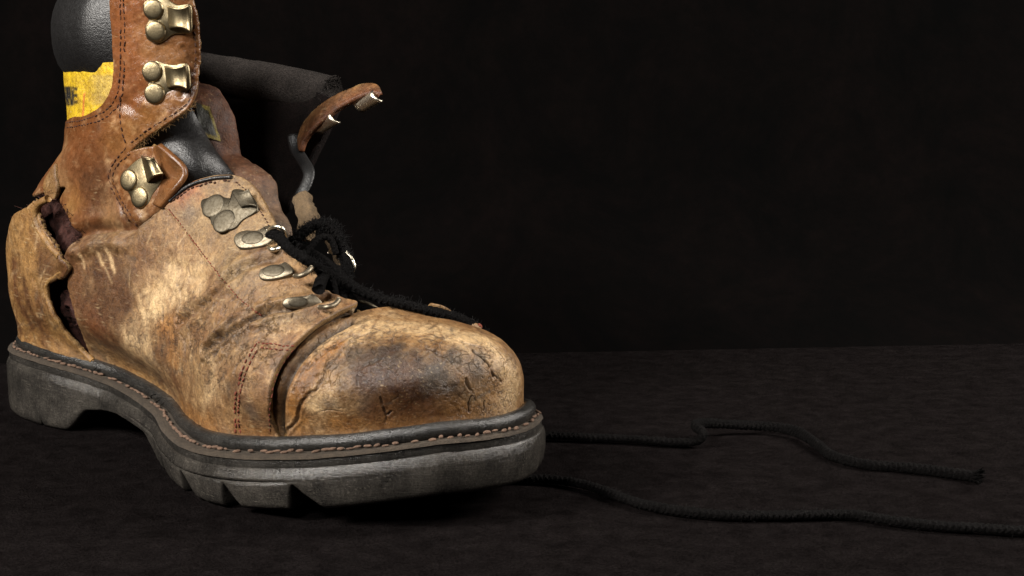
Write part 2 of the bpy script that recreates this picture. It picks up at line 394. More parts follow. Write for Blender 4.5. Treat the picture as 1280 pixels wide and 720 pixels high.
def join(parts):
    V, Fc, o = [], [], 0
    for v, f in parts:
        V.append(np.asarray(v)); Fc += [tuple(i + o for i in q) for q in f]; o += len(v)
    return np.concatenate(V), Fc
def ellipsoid(c, ax, ay, az, nu=8, nv=5):
    u = np.linspace(0, 2 * math.pi, nu, endpoint=False); v = np.linspace(0, math.pi, nv + 2)[1:-1]
    V = [c + ax * math.sin(b) * math.cos(a) + ay * math.sin(b) * math.sin(a) + az * math.cos(b) for b in v for a in u] + [c + az, c - az]
    Fc = [tuple(f) for f in grid_faces(nv, nu, True)]; t, l = nu * nv, nu * nv + 1
    Fc += [(t, (k + 1) % nu, k)[::-1] for k in range(nu)] + [(l, (nv - 1) * nu + k, (nv - 1) * nu + (k + 1) % nu)[::-1] for k in range(nu)]
    return np.array(V), Fc
def stitches(name, P, N, m, parent, ln=.17, gap=.07, r=.035, off=.02, tilt=0., jitter=.15, miss=.03):
    P = np.asarray(P); d = np.r_[0, np.cumsum(np.linalg.norm(np.diff(P, axis=0), axis=1))]
    parts = []; s = ln / 2
    while s < d[-1] - ln / 2:
        p = np.array([np.interp(s, d, P[:, k]) for k in range(3)]); n = np.array([np.interp(s, d, N[:, k]) for k in range(3)]); n /= np.linalg.norm(n)
        q = np.array([np.interp(min(s + .1, d[-1]), d, P[:, k]) for k in range(3)]); t = q - p; t /= max(np.linalg.norm(t), 1e-9); b = np.cross(n, t)
        a = tilt + RNG.normal() * jitter; t2 = t * math.cos(a) + b * math.sin(a); b2 = np.cross(n, t2); k = 1 + RNG.normal() * .12
        q_ = RNG.uniform(.7, 1.25)
        if RNG.random() > miss: parts.append(ellipsoid(p + n * (off + RNG.normal() * r * .3) + b * RNG.normal() * r * .35, t2 * ln * .5 * k, b2 * r * q_, n * r * q_, 6, 4))
        s += (ln + gap) * RNG.uniform(.85, 1.15)
    if not parts: return None
    V, Fc = join(parts); return mesh_obj(name, V, Fc, m, parent, stuff=True)

# ------------------------------------------------------------------ creases (relief) and stains (colour) of the leather, laid out on the foot form
CREASES = []   # (points, half width cm, depth cm, shoulder)
def crease(pts, w, d, sh=.35, dark=.5):
    P, _ = line_on(pts, .12); CREASES.append((P, w, d * (1.35 if w > .1 else 1.), sh, dark))
for pts, w, d, sh, dk in [
    ([(262, 438), (280, 423), (300, 412), (320, 402), (345, 394), (378, 391), (408, 386)], .17, .26, .8, .75),
    ([(272, 424), (288, 408), (305, 398), (322, 391)], .11, .13, .6, .6),
    ([(268, 447), (282, 434), (300, 424), (318, 415)], .12, .12, .6, .5),
    ([(285, 440), (300, 431), (322, 419), (345, 407)], .09, .08, .5, .4),
    ([(258, 455), (266, 446), (276, 436)], .08, .09, .4, .5),
    ([(228, 402), (245, 391), (262, 379), (277, 364), (290, 350), (310, 337), (328, 330), (345, 327)], .20, .17, .7, .35),
    ([(250, 396), (268, 384), (283, 372)], .10, .09, .5, .4),
    ([(233, 398), (228, 413), (235, 432), (233, 452)], .06, .09, .3, .6),
    ([(222, 405), (226, 425), (222, 440)], .05, .06, .3, .45),
    ([(241, 402), (240, 420), (244, 436)], .05, .06, .3, .45),
    ([(214, 408), (216, 424)], .05, .05, .3, .4),
    ([(181, 405), (177, 416), (176, 428)], .045, .09, .3, .7),
    ([(97, 297), (115, 291), (140, 289), (168, 288)], .30, .20, .6, .15),
    ([(170, 287), (190, 275), (206, 259), (214, 248)], .10, .12, .3, .5),
    ([(88, 322), (100, 312), (120, 305), (150, 302)], .35, -.16, .0, 0.),
    ([(300, 470), (330, 460), (350, 450)], .25, -.06, .0, 0.),
    ([(215, 330), (240, 345), (262, 352)], .30, .08, .5, .1),
    ([(182, 300), (184, 312), (188, 330)], .04, .04, .3, .4), ([(195, 298), (199, 312), (201, 325)], .035, .03, .3, .35),
    ([(150, 250), (158, 268), (168, 285)], .10, .06, .3, .1),
    # toe cap
    ([(583, 474), (586, 483), (589, 492), (586, 503), (587, 515)], .045, .13, .25, .95), ([(589, 492), (594, 500)], .03, .06, .2, .7),
    ([(591, 440), (604, 450), (612, 460), (618, 473), (625, 478)], .045, .12, .25, .85),
    ([(534, 434), (548, 443), (560, 449), (572, 462)], .04, .09, .25, .75), ([(572, 462), (580, 472)], .03, .05, .2, .5),
    ([(447, 482), (449, 468), (456, 458), (466, 452), (478, 447)], .045, .09, .3, .8), ([(432, 443), (442, 434), (456, 429)], .04, .07, .3, .7),
    ([(476, 498), (482, 514), (484, 519), (490, 513)], .04, .07, .3, .6), ([(484, 519), (483, 527)], .03, .05, .2, .5),
    ([(655, 470), (648, 492)], .03, .05, .2, .5), ([(640, 498), (637, 510)], .03, .06, .2, .6), ([(606, 500), (604, 514)], .03, .05, .2, .5),
    ([(555, 425), (575, 428), (598, 434)], .05, .05, .3, .3), ([(610, 430), (622, 440), (630, 450)], .04, .05, .3, .3),
    ([(357, 541), (372, 524), (379, 503), (399, 481), (411, 458), (425, 440), (448, 420)], .06, .12, .5, .75),
    ([(386, 461), (402, 445), (420, 432), (446, 417), (464, 411)], .05, .09, .4, .7),
    ([(395, 450), (412, 432), (436, 416), (452, 408)], .05, .07, .4, .55),
    ([(368, 488), (376, 470), (388, 454)], .05, .07, .4, .5), ([(430, 432), (446, 424), (470, 416)], .04, .05, .3, .5),
    ([(392, 520), (410, 512), (428, 515)], .03, .03, .2, .35), ([(418, 470), (428, 462), (440, 460)], .03, .04, .2, .4),
    # shaft flap
    ([(160, 130), (170, 138), (184, 150)], .25, .05, .4, 0.), ([(226, 120), (236, 108), (244, 100)], .10, .08, .3, .3),
    ([(228, 60), (236, 72), (243, 80)], .10, .07, .3, .25),
    # heel counter
    ([(20, 360), (26, 385), (38, 405)], .10, .05, .4, .35), ([(30, 300), (33, 320), (30, 345)], .10, .05, .3, .2), ([(50, 345), (58, 365), (60, 385)], .15, .06, .3, .1)]:
    crease(pts, w, d, sh, dk)
rc = np.random.default_rng(3)
def wander(x, y, a, ln):
    pts = [(x, y)]
    for _ in range(max(2, int(ln / 6))):
        a += rc.normal() * .22; x += 6 * math.cos(a); y -= 6 * math.sin(a); pts.append((x, y))
    return pts
for _ in range(60):                          # fine cracking of the toe cap
    x, y = rc.uniform(372, 645), rc.uniform(408, 522)
    if ((x - 510) / 142) ** 2 + ((y - 490) / 88) ** 2 > 1: continue
    crease(wander(x, y, math.radians(np.interp(x, [380, 470, 560, 640], [50, 62, 112, 100])) + rc.normal() * .25, rc.uniform(14, 52)), rc.uniform(.018, .028), rc.uniform(.012, .035), .0, rc.uniform(.2, .6))
for _ in range(95):                          # wrinkles over the flexing vamp
    x, y = rc.normal(270, 42), rc.normal(418, 26)
    if x < 165 or x > 365 or y > 480 or y < 350: continue
    crease(wander(x, y, math.radians(np.interp(x, [190, 240, 330], [75, 50, 28])) + rc.normal() * .3, rc.uniform(14, 55)), rc.uniform(.022, .05), rc.uniform(.03, .085), .25, rc.uniform(.25, .75))
for _ in range(40):                          # stray hairline creases on quarter and facing
    x, y = rc.uniform(110, 340), rc.uniform(300, 400)
    crease(wander(x, y, rc.uniform(0, 3.1), rc.uniform(8, 22)), rc.uniform(.022, .035), rc.uniform(.015, .035), .3, rc.uniform(.1, .4))
def seg_dist(P, L):
    """distance of points P to polyline L"""
    best = np.full(len(P), 1e9)
    for a, b in zip(L[:-1], L[1:]):
        ab = b - a; t = np.clip(((P - a) @ ab) / max(ab @ ab, 1e-12), 0, 1); best = np.minimum(best, ((P - a - t[:, None] * ab) ** 2).sum(1))
    return np.sqrt(best)
def relief(P):
    """(height, dirt) from the crease list at points of the foot form, with wandering, uneven lines"""
    h = np.zeros(len(P)); dirt_shade = np.zeros(len(P))
    warp = np.stack([fbm(P, 2.6, 3, 50 + k) for k in range(3)], 1) * .10
    Q = P + warp; vary = .75 + .5 * fbm(P, 1.7, 2, 77)
    for L, w, d, sh, dk in CREASES:
        R = w * 5; m = ((Q > L.min(0) - R) & (Q < L.max(0) + R)).all(1)
        if not m.any(): continue
        ds = seg_dist(Q[m], L)
        x = ds / w; v = vary[m]
        g = -d * np.exp(-x * x) * v + sh * d * .5 * np.exp(-((x - 2.0) / 1.0) ** 2)
        h[m] += g
        if dk: dirt_shade[m] = np.maximum(dirt_shade[m], dk * np.exp(-(x * .85) ** 2) * np.clip(v + .1, 0, 1.2))
    return h, dirt_shade
TAN = np.array((.25, .147, .064)); PALE = np.array((.50, .365, .20)); BROWN = np.array((.135, .056, .019)); RUST = np.array((.27, .128, .036)); GREY = np.array((.085, .066, .048))
DARK = np.array((.05, .034, .022)); REDBR = np.array((.185, .064, .021)); YELL = np.array((.27, .150, .050)); OLIVE = np.array((.225, .148, .068))
STAINS = []    # (points, radius cm, colour, strength)
def stain(pts, rpx, col, k):
    pts = [pts] if np.ndim(pts[0]) == 0 else pts
    if len(pts) == 1: P = samp([hit(*pts[0])])
    else: P, _ = line_on(pts, .3)
    STAINS.append((P, rpx / float(pxcm(P[0])), np.asarray(col), k))
for a in [
    # shaft and flap
    ([(165, 5), (163, 60), (160, 110)], 26, REDBR * 1.25, .55), ([(190, 60), (215, 70), (230, 100)], 24, TAN * (1.1, .95, .85), .5), ([(200, 140), (175, 160), (150, 180)], 22, RUST * .9, .45),
    ([(100, 170), (100, 220), (110, 255)], 30, BROWN * (1.15, 1., .9), .6), ((120, 240), 26, BROWN * .62, .55), ((95, 250), 16, RUST, .55), ([(85, 180), (82, 230)], 12, TAN, .5), ((140, 270), 18, TAN, .55), ((90, 262), 10, YELL, .5),
    ([(236, 20), (240, 70), (236, 115)], 8, BROWN * .7, .6),
    # quarter
    ([(95, 330), (100, 360), (112, 400)], 26, BROWN, .75), ([(135, 345), (150, 370), (135, 395)], 34, BROWN * .85, .75), ((125, 415), 22, REDBR, .55), ((185, 325), 24, BROWN * 1.2, .55), ([(210, 290), (230, 310), (250, 340)], 24, TAN, .6),
    ([(200, 365), (225, 350), (250, 345)], 26, PALE, .6), ([(185, 395), (200, 385), (215, 375)], 16, PALE, .75), ([(165, 425), (190, 440)], 20, PALE * .9, .5),
    ([(107, 318), (109, 333)], 2, PALE * 1.05, .55), ([(127, 316), (131, 330)], 3, PALE * 1.05, .55), ([(139, 312), (146, 338)], 3.5, PALE * 1.1, .65), ([(133, 330), (143, 352)], 2, PALE, .45),
    ([(150, 450), (180, 470), (205, 485)], 16, YELL, .55), ([(215, 420), (222, 450)], 14, RUST, .55), ([(205, 410), (230, 402)], 10, RUST * 1.15, .6), ((205, 445), 16, BROWN * .9, .55),
    ([(230, 500), (245, 520), (270, 532)], 13, RUST * .9, .7), ([(240, 470), (260, 480), (285, 520)], 20, TAN * .95, .5), ((255, 470), 22, OLIVE * 1.3, .55), ((225, 478), 14, BROWN, .6), ((310, 490), 18, BROWN * 1.1, .45), ((322, 510), 12, GREY * 1.6, .55), ((330, 480), 14, TAN, .5), ([(262, 500), (270, 480)], 10, PALE, .45),
    ([(300, 380), (330, 372), (360, 380)], 22, TAN * 1.05, .6), ([(340, 410), (375, 405)], 12, OLIVE, .6), ([(300, 538), (340, 540)], 8, RUST * .8, .7),
    # eyelet facing
    ([(250, 245), (290, 275), (330, 320), (360, 360)], 30, OLIVE * 1.25, .6), ([(228, 246), (245, 236)], 13, RUST * (1.1, .8, .9), .75), ((300, 320), 20, OLIVE, .55), ((270, 300), 16, TAN * .85, .5), ([(320, 315), (345, 330)], 12, BROWN, .4), ((240, 270), 12, GREY * 1.8, .5), ([(350, 355), (380, 362)], 10, RUST * .9, .4), ([(340, 345), (370, 352)], 10, TAN * 1.1, .5), ((345, 378), 12, TAN * 1.1, .5),
    # toe cap
    ([(420, 430), (470, 410), (540, 412), (600, 430)], 22, PALE * .95, .65), ([(625, 450), (640, 470), (635, 495)], 20, PALE, .6), ([(600, 470), (610, 500)], 18, TAN, .5), ([(395, 505), (410, 500)], 14, PALE * 1.05, .7),
    ((462, 456), 24, GREY, .85), ((485, 447), 26, GREY * .9, .9), ([(470, 472), (500, 478), (520, 488)], 32, BROWN * .65, .9), ((542, 470), 18, GREY * .8, .8), ((552, 485), 20, GREY, .75), ((505, 500), 24, BROWN * .6, .6), ((575, 447), 15, GREY * 1.3, .7), ((598, 458), 12, GREY * 1.5, .55), ((603, 445), 9, GREY * 1.5, .5), ((432, 452), 14, GREY * 1.5, .6), ((448, 442), 11, GREY * 1.3, .55), ((412, 503), 10, GREY * 1.5, .5), ((460, 505), 14, GREY * 1.9, .5), ((425, 478), 12, OLIVE, .5),
    ([(420, 528), (470, 530), (530, 524), (580, 515)], 10, RUST * .85, .65), ([(470, 515), (540, 508)], 14, BROWN, .6), ([(560, 505), (590, 512)], 12, RUST * .7, .5),
    ([(362, 515), (374, 492), (386, 470), (404, 448), (424, 430)], 9, RUST * 1.05, .9), ([(372, 505), (385, 480), (398, 462)], 6, RUST * .75, .85), ([(355, 535), (362, 525)], 8, TAN, .6), ([(380, 525), (376, 535)], 8, RUST, .6),
    # heel counter
    ([(30, 290), (25, 340), (20, 400)], 34, YELL, .55), ([(40, 300), (45, 340)], 16, YELL * 1.1, .6), ([(28, 330), (32, 370), (48, 400)], 10, BROWN, .8), ([(18, 350), (24, 385), (36, 412)], 6, BROWN * .7, .7), ([(40, 350), (46, 380), (60, 405)], 6, BROWN * .8, .7), ([(60, 330), (70, 335)], 10, BROWN * .8, .6), ([(50, 290), (60, 312)], 6, BROWN, .5), ([(60, 380), (65, 420)], 12, BROWN * 1.1, .55), ((65, 320), 12, BROWN, .5), ([(15, 390), (25, 410)], 8, BROWN * .8, .5), ([(80, 425), (105, 440)], 8, TAN, .5)]:
    stain(*a)
CRK = [(line_on(p, .3)[0], r, k) for p, r, k in [([(205, 425), (235, 425), (270, 432), (300, 420), (340, 400)], 1.2, .55), ([(230, 395), (260, 375), (300, 340)], .7, .4), ([(185, 300), (198, 320)], .8, .15), ([(270, 460), (300, 450), (330, 450)], .9, .6), ([(420, 430), (480, 420), (560, 430), (610, 460), (620, 490)], 1.4, .6), ([(400, 470), (430, 440)], .9, .5), ([(170, 415), (180, 430)], .8, .5)]]
for _ in range(130):                         # small scuffs, scratches and rubbed spots
    box = [(95, 300, 330, 500), (95, 300, 330, 500), (372, 408, 640, 525), (14, 290, 84, 430), (14, 290, 84, 430)][rc.integers(0, 5)]
    x, y = rc.uniform(box[0], box[2]), rc.uniform(box[1], box[3]); a = rc.normal(1.1, .7); ln = rc.uniform(5, 22)
    if box[0] == 372 and ((x - 510) / 140) ** 2 + ((y - 485) / 80) ** 2 > 1: continue
    stain([(x, y), (x + math.cos(a) * ln, y - math.sin(a) * ln)], rc.uniform(.9, 2.4), [PALE * .9, BROWN, BROWN * .8, GREY][rc.integers(0, 4)], rc.uniform(.15, .5))
def crack_weight(P):
    k = np.zeros(len(P))
    for L, r, s in CRK: k = np.maximum(k, s * np.exp(-(seg_dist(P, L) / r) ** 2))
    return k
def paint(P, base, amp=1.):
    """leather colour: mottled ground, then the stains with ragged edges"""
    n1 = fbm(P, .55, 4, 3); n2 = fbm(P, 1.9, 4, 9); n3 = fbm(P * (1, 1, 1), 6.5, 3, 15)
    c = np.asarray(base)[None] * (1 + .22 * n1 * amp)[:, None] * (1 + .25 * n2 * amp)[:, None]
    k = np.clip(n2 * 1.9 + n1 * 1.0 - .05, 0, 1)[:, None] * .6 * amp; c = c * (1 - k) + BROWN * k
    n4 = fbm(P, 1.05, 5, 21, .6); k = np.clip(n4 * 2.4 - .35, 0, 1)[:, None] * .5 * amp; c = c * (1 - k) + GREY * 1.2 * k
    k = np.clip(-n2 * 1.5 + n3 * .7 - .25, 0, 1)[:, None] * .5 * amp; c = c * (1 - k) + PALE * k
    warp = np.stack([fbm(P, 1.6, 3, 90 + k) for k in range(3)], 1)
    brk = fbm(P, 3.4, 4, 120)
    for L, r, col, st in STAINS:
        R = r * 2.6; m = ((P > L.min(0) - R) & (P < L.max(0) + R)).all(1)
        if not m.any(): continue
        Q = P[m] + warp[m] * r * .75
        x = (seg_dist(Q, L) if len(L) > 1 else np.linalg.norm(Q - L[0], axis=1)) / r
        k = (min(1., st * 1.15) * np.clip(1.25 * np.exp(-(x * .9) ** 2) + .55 * brk[m] * np.exp(-(x * .6) ** 2), 0, 1))[:, None]
        c[m] = c[m] * (1 - k) + col * k
    c = c * (1 + .20 * n3)[:, None]; lum = np.clip(c @ np.array((.3, .59, .11)), .02, 1); c = c * ((lum / .19) ** .3)[:, None] * np.array((.96, .93, .93))
    return np.clip(c, .008, .75)

# ------------------------------------------------------------------ leather panels cut from the foot form
def inside(poly, P):
    x, y = P[:, 0], P[:, 1]; r = np.zeros(len(P), bool)
    for (x0, y0), (x1, y1) in zip(poly, np.roll(poly, -1, 0)):
        if y0 == y1: continue
        c = ((y0 > y) != (y1 > y)) & (x < (x1 - x0) * (y - y0) / (y1 - y0) + x0); r ^= c
    return r
PANEL_TREES = []
def panel(name, pts, off, thick, parent, base, fi=2, fj=1, amp=1., m=None, rough_edge=0., gloss=None, offset_fn=None, label=None, do_relief=True, rim_roll=.3, smooth_poly=True, colour=None, extra=None):
    """pts: photo points or ('k', station, degrees); consecutive duplicates make corners.  off: height above the form."""
    B = np.array([gc(p) for p in pts], float)
    sc = np.array([.12, .06])
    C = catmull(B * sc, 10, True) if smooth_poly else B * sc
    keep = np.r_[True, np.linalg.norm(np.diff(C, axis=0), axis=1) > 1e-6]; C = C[keep]
    C = resample(C, step=.06, closed=True)
    if rough_edge:
        T = np.roll(C, -1, 0) - np.roll(C, 1, 0); nn = np.stack([T[:, 1], -T[:, 0]], 1); nn /= np.maximum(np.linalg.norm(nn, axis=1), 1e-9)[:, None]
        C = C + nn * (fbm(np.c_[C, C[:, :1] * 0], 3.5, 4, 200) * rough_edge)[:, None]
    lo, hi = (C / sc).min(0), (C / sc).max(0)
    gi = np.arange(math.floor(lo[0]), hi[0] + 1, 1. / fi); gj = np.arange(math.floor(lo[1]), hi[1] + 1, 1. / fj)
    X, Y = np.meshgrid(gi, gj, indexing='ij'); Q = np.stack([X.ravel(), Y.ravel()], 1) * sc
    Q = Q[inside(C, Q)]
    # drop lattice points that crowd the outline
    from mathutils.kdtree import KDTree
    kd = KDTree(len(C)); [kd.insert((c[0], c[1], 0), i) for i, c in enumerate(C)]; kd.balance()
    Q = Q[np.array([kd.find((q[0], q[1], 0))[2] > .03 for q in Q], bool)] if len(Q) else Q
    nb = len(C)
    V2, _, F2, vo, _, _ = delaunay_2d_cdt([Vector(v) for v in np.r_[C, Q]], [(i, (i + 1) % nb) for i in range(nb)], [], 1, 1e-7)
    V2 = np.array([tuple(v) for v in V2]); ij = V2 / sc
    P0 = samp(ij); N0 = sampn(ij)
    h, dirt_shade = relief(P0) if do_relief else (np.zeros(len(P0)), np.zeros(len(P0)))
    h = h + .05 * fbm(P0, .8, 3, 5) + .014 * fbm(P0, 3.2, 4, 6)
    o = off if offset_fn is None else offset_fn(P0, ij)
    P = P0 + N0 * (o + h)[:, None]
    if extra is not None: P = extra(P, P0, N0, ij)
    Fc = [tuple(f) for f in F2]
    # make faces look along the outward normal
    f0 = np.array([f for f in Fc if len(f) == 3]); fn = np.cross(P[f0[:, 1]] - P[f0[:, 0]], P[f0[:, 2]] - P[f0[:, 0]])
    if (fn * N0[f0[:, 0]]).sum() < 0: Fc = [f[::-1] for f in Fc]
    c = colour(P0, ij) if colour is not None else paint(P0, base, amp)
    dk = np.clip(dirt_shade, 0, 1)[:, None]; c = c * (1 - dk * .9) + DARK * .8 * dk * .9
    g = np.zeros(len(P)) if gloss is None else gloss(P0)
    # rim: find border edges
    from collections import Counter
    cnt = {}
    for fi_, f in enumerate(Fc):
        for a, b in zip(f, f[1:] + f[:1]): cnt[(a, b)] = fi_
    bd = [(a, b) for (a, b) in cnt if (b, a) not in cnt]
    nxt = dict(bd); bv = list(nxt.keys()); prev = {b: a for a, b in bd}
    if thick > 0 and bv:
        bi = np.array(bv); T = P[[nxt[k] for k in bv]] - P[[prev.get(k, k) for k in bv]]; T /= np.maximum(np.linalg.norm(T, axis=1), 1e-9)[:, None]
        outw = np.cross(T, N0[bi]); base_i = len(P); n = len(bv); pos = {k: i for i, k in enumerate(bv)}
        rough = (fbm(P0[bi], 5, 3, 300) * thick * .18)[:, None]
        rows = [P[bi] + outw * thick * rim_roll * .7 - N0[bi] * thick * .18, P[bi] + outw * (thick * rim_roll + rough) - N0[bi] * thick * .55, P[bi] + outw * thick * rim_roll * .4 - N0[bi] * thick * 1.0, P[bi] - outw * thick * 1.2 - N0[bi] * thick * 1.1]
        mi = [0] * len(Fc); P = np.concatenate([P] + rows); ring = [bi] + [base_i + r * n + np.arange(n) for r in range(4)]
        for r in range(4):
            for a, b in bd:
                ia, ib = pos[a], pos[b] if b in pos else None
                if ib is None: continue
                q = (int(ring[r][ib]), int(ring[r][ia]), int(ring[r + 1][ia]), int(ring[r + 1][ib])); Fc.append(q); mi.append(0 if r == 0 else 1)
        c = np.concatenate([c] + [c[bi] * .8] * 4); g = np.concatenate([g] + [g[bi]] * 4)
    else: mi = [0] * len(Fc)
    ob = mesh_obj(name, P, Fc, None, parent, c, g, mats=[m or M_LEATHER, M_RAW], mi=mi, label=label)
    PANEL_TREES.append((BVHTree.FromPolygons([Vector(v) for v in P], Fc), name))
    return ob
def on_boot(px, py, only=None):
    """front-most leather point and normal under a sight line"""
    d = Vector(ray_l(px, py)).normalized(); best = None
    for t, n in PANEL_TREES:
        if only and n not in only: continue
        r = t.ray_cast(Vector(CAM_L), d)
        if r[0] is not None and (best is None or r[3] < best[3]): best = r
    if best is None:
        ij = [hit(px, py)]; return samp(ij)[0], sampn(ij)[0]
    n = np.array(best[1]); p = np.array(best[0])
    if n @ (CAM_L - p) < 0: n = -n
    return p, n
def seam(name, pts, m, parent, ln=.21, gap=.05, r=.032, only=None, off=.015, tilt=0., smooth=True):
    Q = catmull(np.array(pts, float), 10) if smooth and len(pts) > 2 else np.array(pts, float)
    Q = resample(Q, step=2.5)
    R = [on_boot(x, y, only) for x, y in Q]; P = np.array([r_[0] for r_ in R]); N = np.array([r_[1] for r_ in R])
    if len(P) > 4:
        k = np.ones(3) / 3
        for j in range(3): P[1:-1, j] = np.convolve(P[:, j], k, 'valid'); N[1:-1, j] = np.convolve(N[:, j], k, 'valid')
    return stitches(name, P, N, m, parent, ln, gap, r, off, tilt)

BOOT = empty('work_boot', (OX * .01, OY * .01, 0), -TH, 'worn brown leather lace-up work boot with torn heel and thick black lug sole', 'boot')

VAMP_FRONT = [(351, 551), (345, 525), (345, 500), (350, 475), (361, 452), (376, 435), (394, 420), (418, 404), (444, 391)]
FACE_EDGE = [(425, 384), (408, 378), (398, 362), (387, 340), (369, 318), (349, 291), (336, 266), (318, 236), (292, 222)]
TORN_LOW = [(122, 455), (112, 432), (101, 404), (92, 372), (86, 345), (84, 330), (91, 314), (101, 299)]

# lining first (deepest)
panel('lining', [('k', 12.2, 178), ('k', 10.5, 125), ('k', 10.4, 60), ('k', 14, 50), ('k', 17, 60), ('k', 18.5, 100), ('k', 18.8, 179), ('k', 16, 179)], -.55, 0, BOOT, (.06, .014, .01), fi=1, m=M_LINING, do_relief=False,
      offset_fn=lambda P, ij: -.50 + .22 * fbm(P, 2.2, 4, 400) + .12 * fbm(P, 7, 3, 401))

# toe cap: from the toe pole back to under the vamp edge
def toe_cap():
    near = np.array([hit(*p) for p in [(352, 551), (352, 525), (357, 495), (370, 463), (388, 438), (412, 417), (445, 402)]])
    ph = np.r_[PCOL(-180), PCOL(-130), PCOL(-90), PCOL(-50), PCOL(-20), PCOL(0), near[::-1][:, 1], PCOL(150), PCOL(180)]
    kf = KROW(5.35)
    rr = np.r_[KROW(6.3), KROW(6.3), KROW(6.2), KROW(5.7), kf, kf, near[::-1][:, 0], near[0, 0], near[0, 0]]
    od = np.argsort(ph); js = np.r_[np.arange(0, int(PCOL(-75))), np.arange(int(PCOL(-75)), NP - 1, .5)]; lim = np.interp(js, ph[od], rr[od]) + 6
    nr = 230; u = np.linspace(0, 1, nr)
    I = (u[:, None] ** 1.0) * lim[None]; J = np.repeat(js[None].astype(float), nr, 0)
    ij = np.stack([I.ravel(), J.ravel()], 1); P0 = samp(ij); N0 = sampn(ij)
    h, dirt_shade = relief(P0); h = h + .05 * fbm(P0, .8, 3, 5) + .014 * fbm(P0, 3.2, 4, 6)
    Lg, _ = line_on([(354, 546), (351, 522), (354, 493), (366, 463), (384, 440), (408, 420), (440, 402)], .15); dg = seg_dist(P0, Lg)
    h = h - .22 * np.exp(-(dg / .15) ** 2); dirt_shade = np.maximum(dirt_shade, .95 * np.exp(-(dg / .13) ** 2))  # groove by the vamp edge; the gap's shadow is painted near-black into the colour
    P = P0 + N0 * (.02 + h)[:, None]
    c = paint(P0, TAN * 1.08); dk = np.clip(dirt_shade, 0, 1)[:, None]; c = c * (1 - dk * .9) + DARK * .8 * dk * .9
    Fc = [tuple(f) for f in grid_faces(nr, len(js), True)]
    f0 = np.array(Fc); fn = np.cross(P[f0[:, 1]] - P[f0[:, 0]], P[f0[:, 2]] - P[f0[:, 0]])
    if (fn * N0[f0[:, 0]]).sum() < 0: Fc = [f[::-1] for f in Fc]
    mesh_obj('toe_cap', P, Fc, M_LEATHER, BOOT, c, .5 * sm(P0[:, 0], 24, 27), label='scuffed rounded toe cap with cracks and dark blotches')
    PANEL_TREES.append((BVHTree.FromPolygons([Vector(v) for v in P], Fc), 'toe_cap'))
toe_cap()
def lift_front(P0, ij):                      # the vamp edge stands off the toe cap
    return .14 + .36 * sm(P0[:, 0], 21.5, 25.0) * sm(P0[:, 2], 2.8, 4.6)
QUARTER = VAMP_FRONT + FACE_EDGE + [(252, 226), (222, 243), (206, 260), (172, 288), (172, 288), (140, 292)] + TORN_LOW[::-1] + [(122, 455), (165, 474), (203, 492), (216, 510), (236, 538), (258, 549), (320, 555), (351, 551)]
panel('quarter', QUARTER, .14, .26, BOOT, TAN, fi=2.6, fj=1.3, offset_fn=lift_front, rough_edge=.04, label='creased vamp and quarter leather with torn rear edge')
panel('eyelet_facing', [(FACE_EDGE[-1][0], FACE_EDGE[-1][1])] + [(252, 226), (222, 243), (209, 259), (209, 259), (240, 297), (262, 328), (285, 357), (308, 380), (332, 397), (332, 397), (370, 391), (400, 384)] + FACE_EDGE[:-1], .23, .09, BOOT, OLIVE * 1.15, offset_fn=lambda P, ij: .21 + 0 * P[:, 0], label='dusty eyelet facing strip')
SHAFT = [(143, -26), (200, -26), (240, -26), (241, 0), (247, 30), (249, 60), (246, 104), (240, 128), (226, 143), (205, 157), (183, 171), (163, 190), (163, 190), (180, 205), (205, 235), (214, 256), (195, 275), (172, 294), (140, 300), (102, 304),
    (102, 304), (98, 288), (88, 270), (77, 252), (72, 234), ('w', 72, 226, 152), ('w', 72, 226, 176), ('w', 87, 150, 176), ('w', 87, 150, 160), (90, 149), (108, 146), (128, 134), (140, 114), (144, 88), (143, 50)]
panel('shaft_panel', SHAFT, .10, .24, BOOT, BROWN * (1.3, 1.25, 1.3), rough_edge=.03, m=M_SMOOTH, gloss=lambda P: .55 * sm(P[:, 2], 11, 15), label='smooth brown ankle panel with hook flap')
panel('hook_tab', [(163, 191), (163, 191), (178, 186), (193, 184), (193, 184), (205, 200), (214, 222), (212, 246), (206, 258), (172, 286), (172, 286), (158, 262), (146, 238), (141, 222), (144, 208)], .20, .12, BOOT, BROWN * 1.4, m=M_SMOOTH, offset_fn=lambda P, ij: .13 + 0 * P[:, 0], gloss=lambda P: .4 + 0 * P[:, 0])
HEEL = [('k', 15.8, -120), ('k', 15.6, -150), ('k', 15.5, -179), ('k', 11.5, -179), ('k', 11.2, -130), ('k', 11.2, -105)]
HEELN = [('k', 15.5, 179), ('k', 15.7, 168), (26, 276), (40, 263), (51, 254), (51, 254), (56, 268), (62, 284), (73, 302), (84, 317), (93, 328), (90, 340), (78, 344), (66, 354), (66, 368), (73, 388), (88, 411), (108, 432), (130, 460), (100, 452), (60, 440), (25, 428), ('k', 12.6, 150), ('k', 12.6, 179)]
def heel_off(P, ij): return .30 + .10 * sm(P[:, 0], 1, 4)
panel('heel_counter', HEELN, .34, .24, BOOT, YELL, offset_fn=heel_off, rough_edge=.05, rim_roll=.5, label='torn scuffed heel counter gaping away from the boot')
panel('heel_counter', HEEL, .34, .24, BOOT, YELL, offset_fn=heel_off)
panel('back_strip', [(74, 207), (66, 218), (60, 230), (60, 240), (66, 248), (73, 246), (76, 230)], .22, .2, BOOT, YELL * .8)
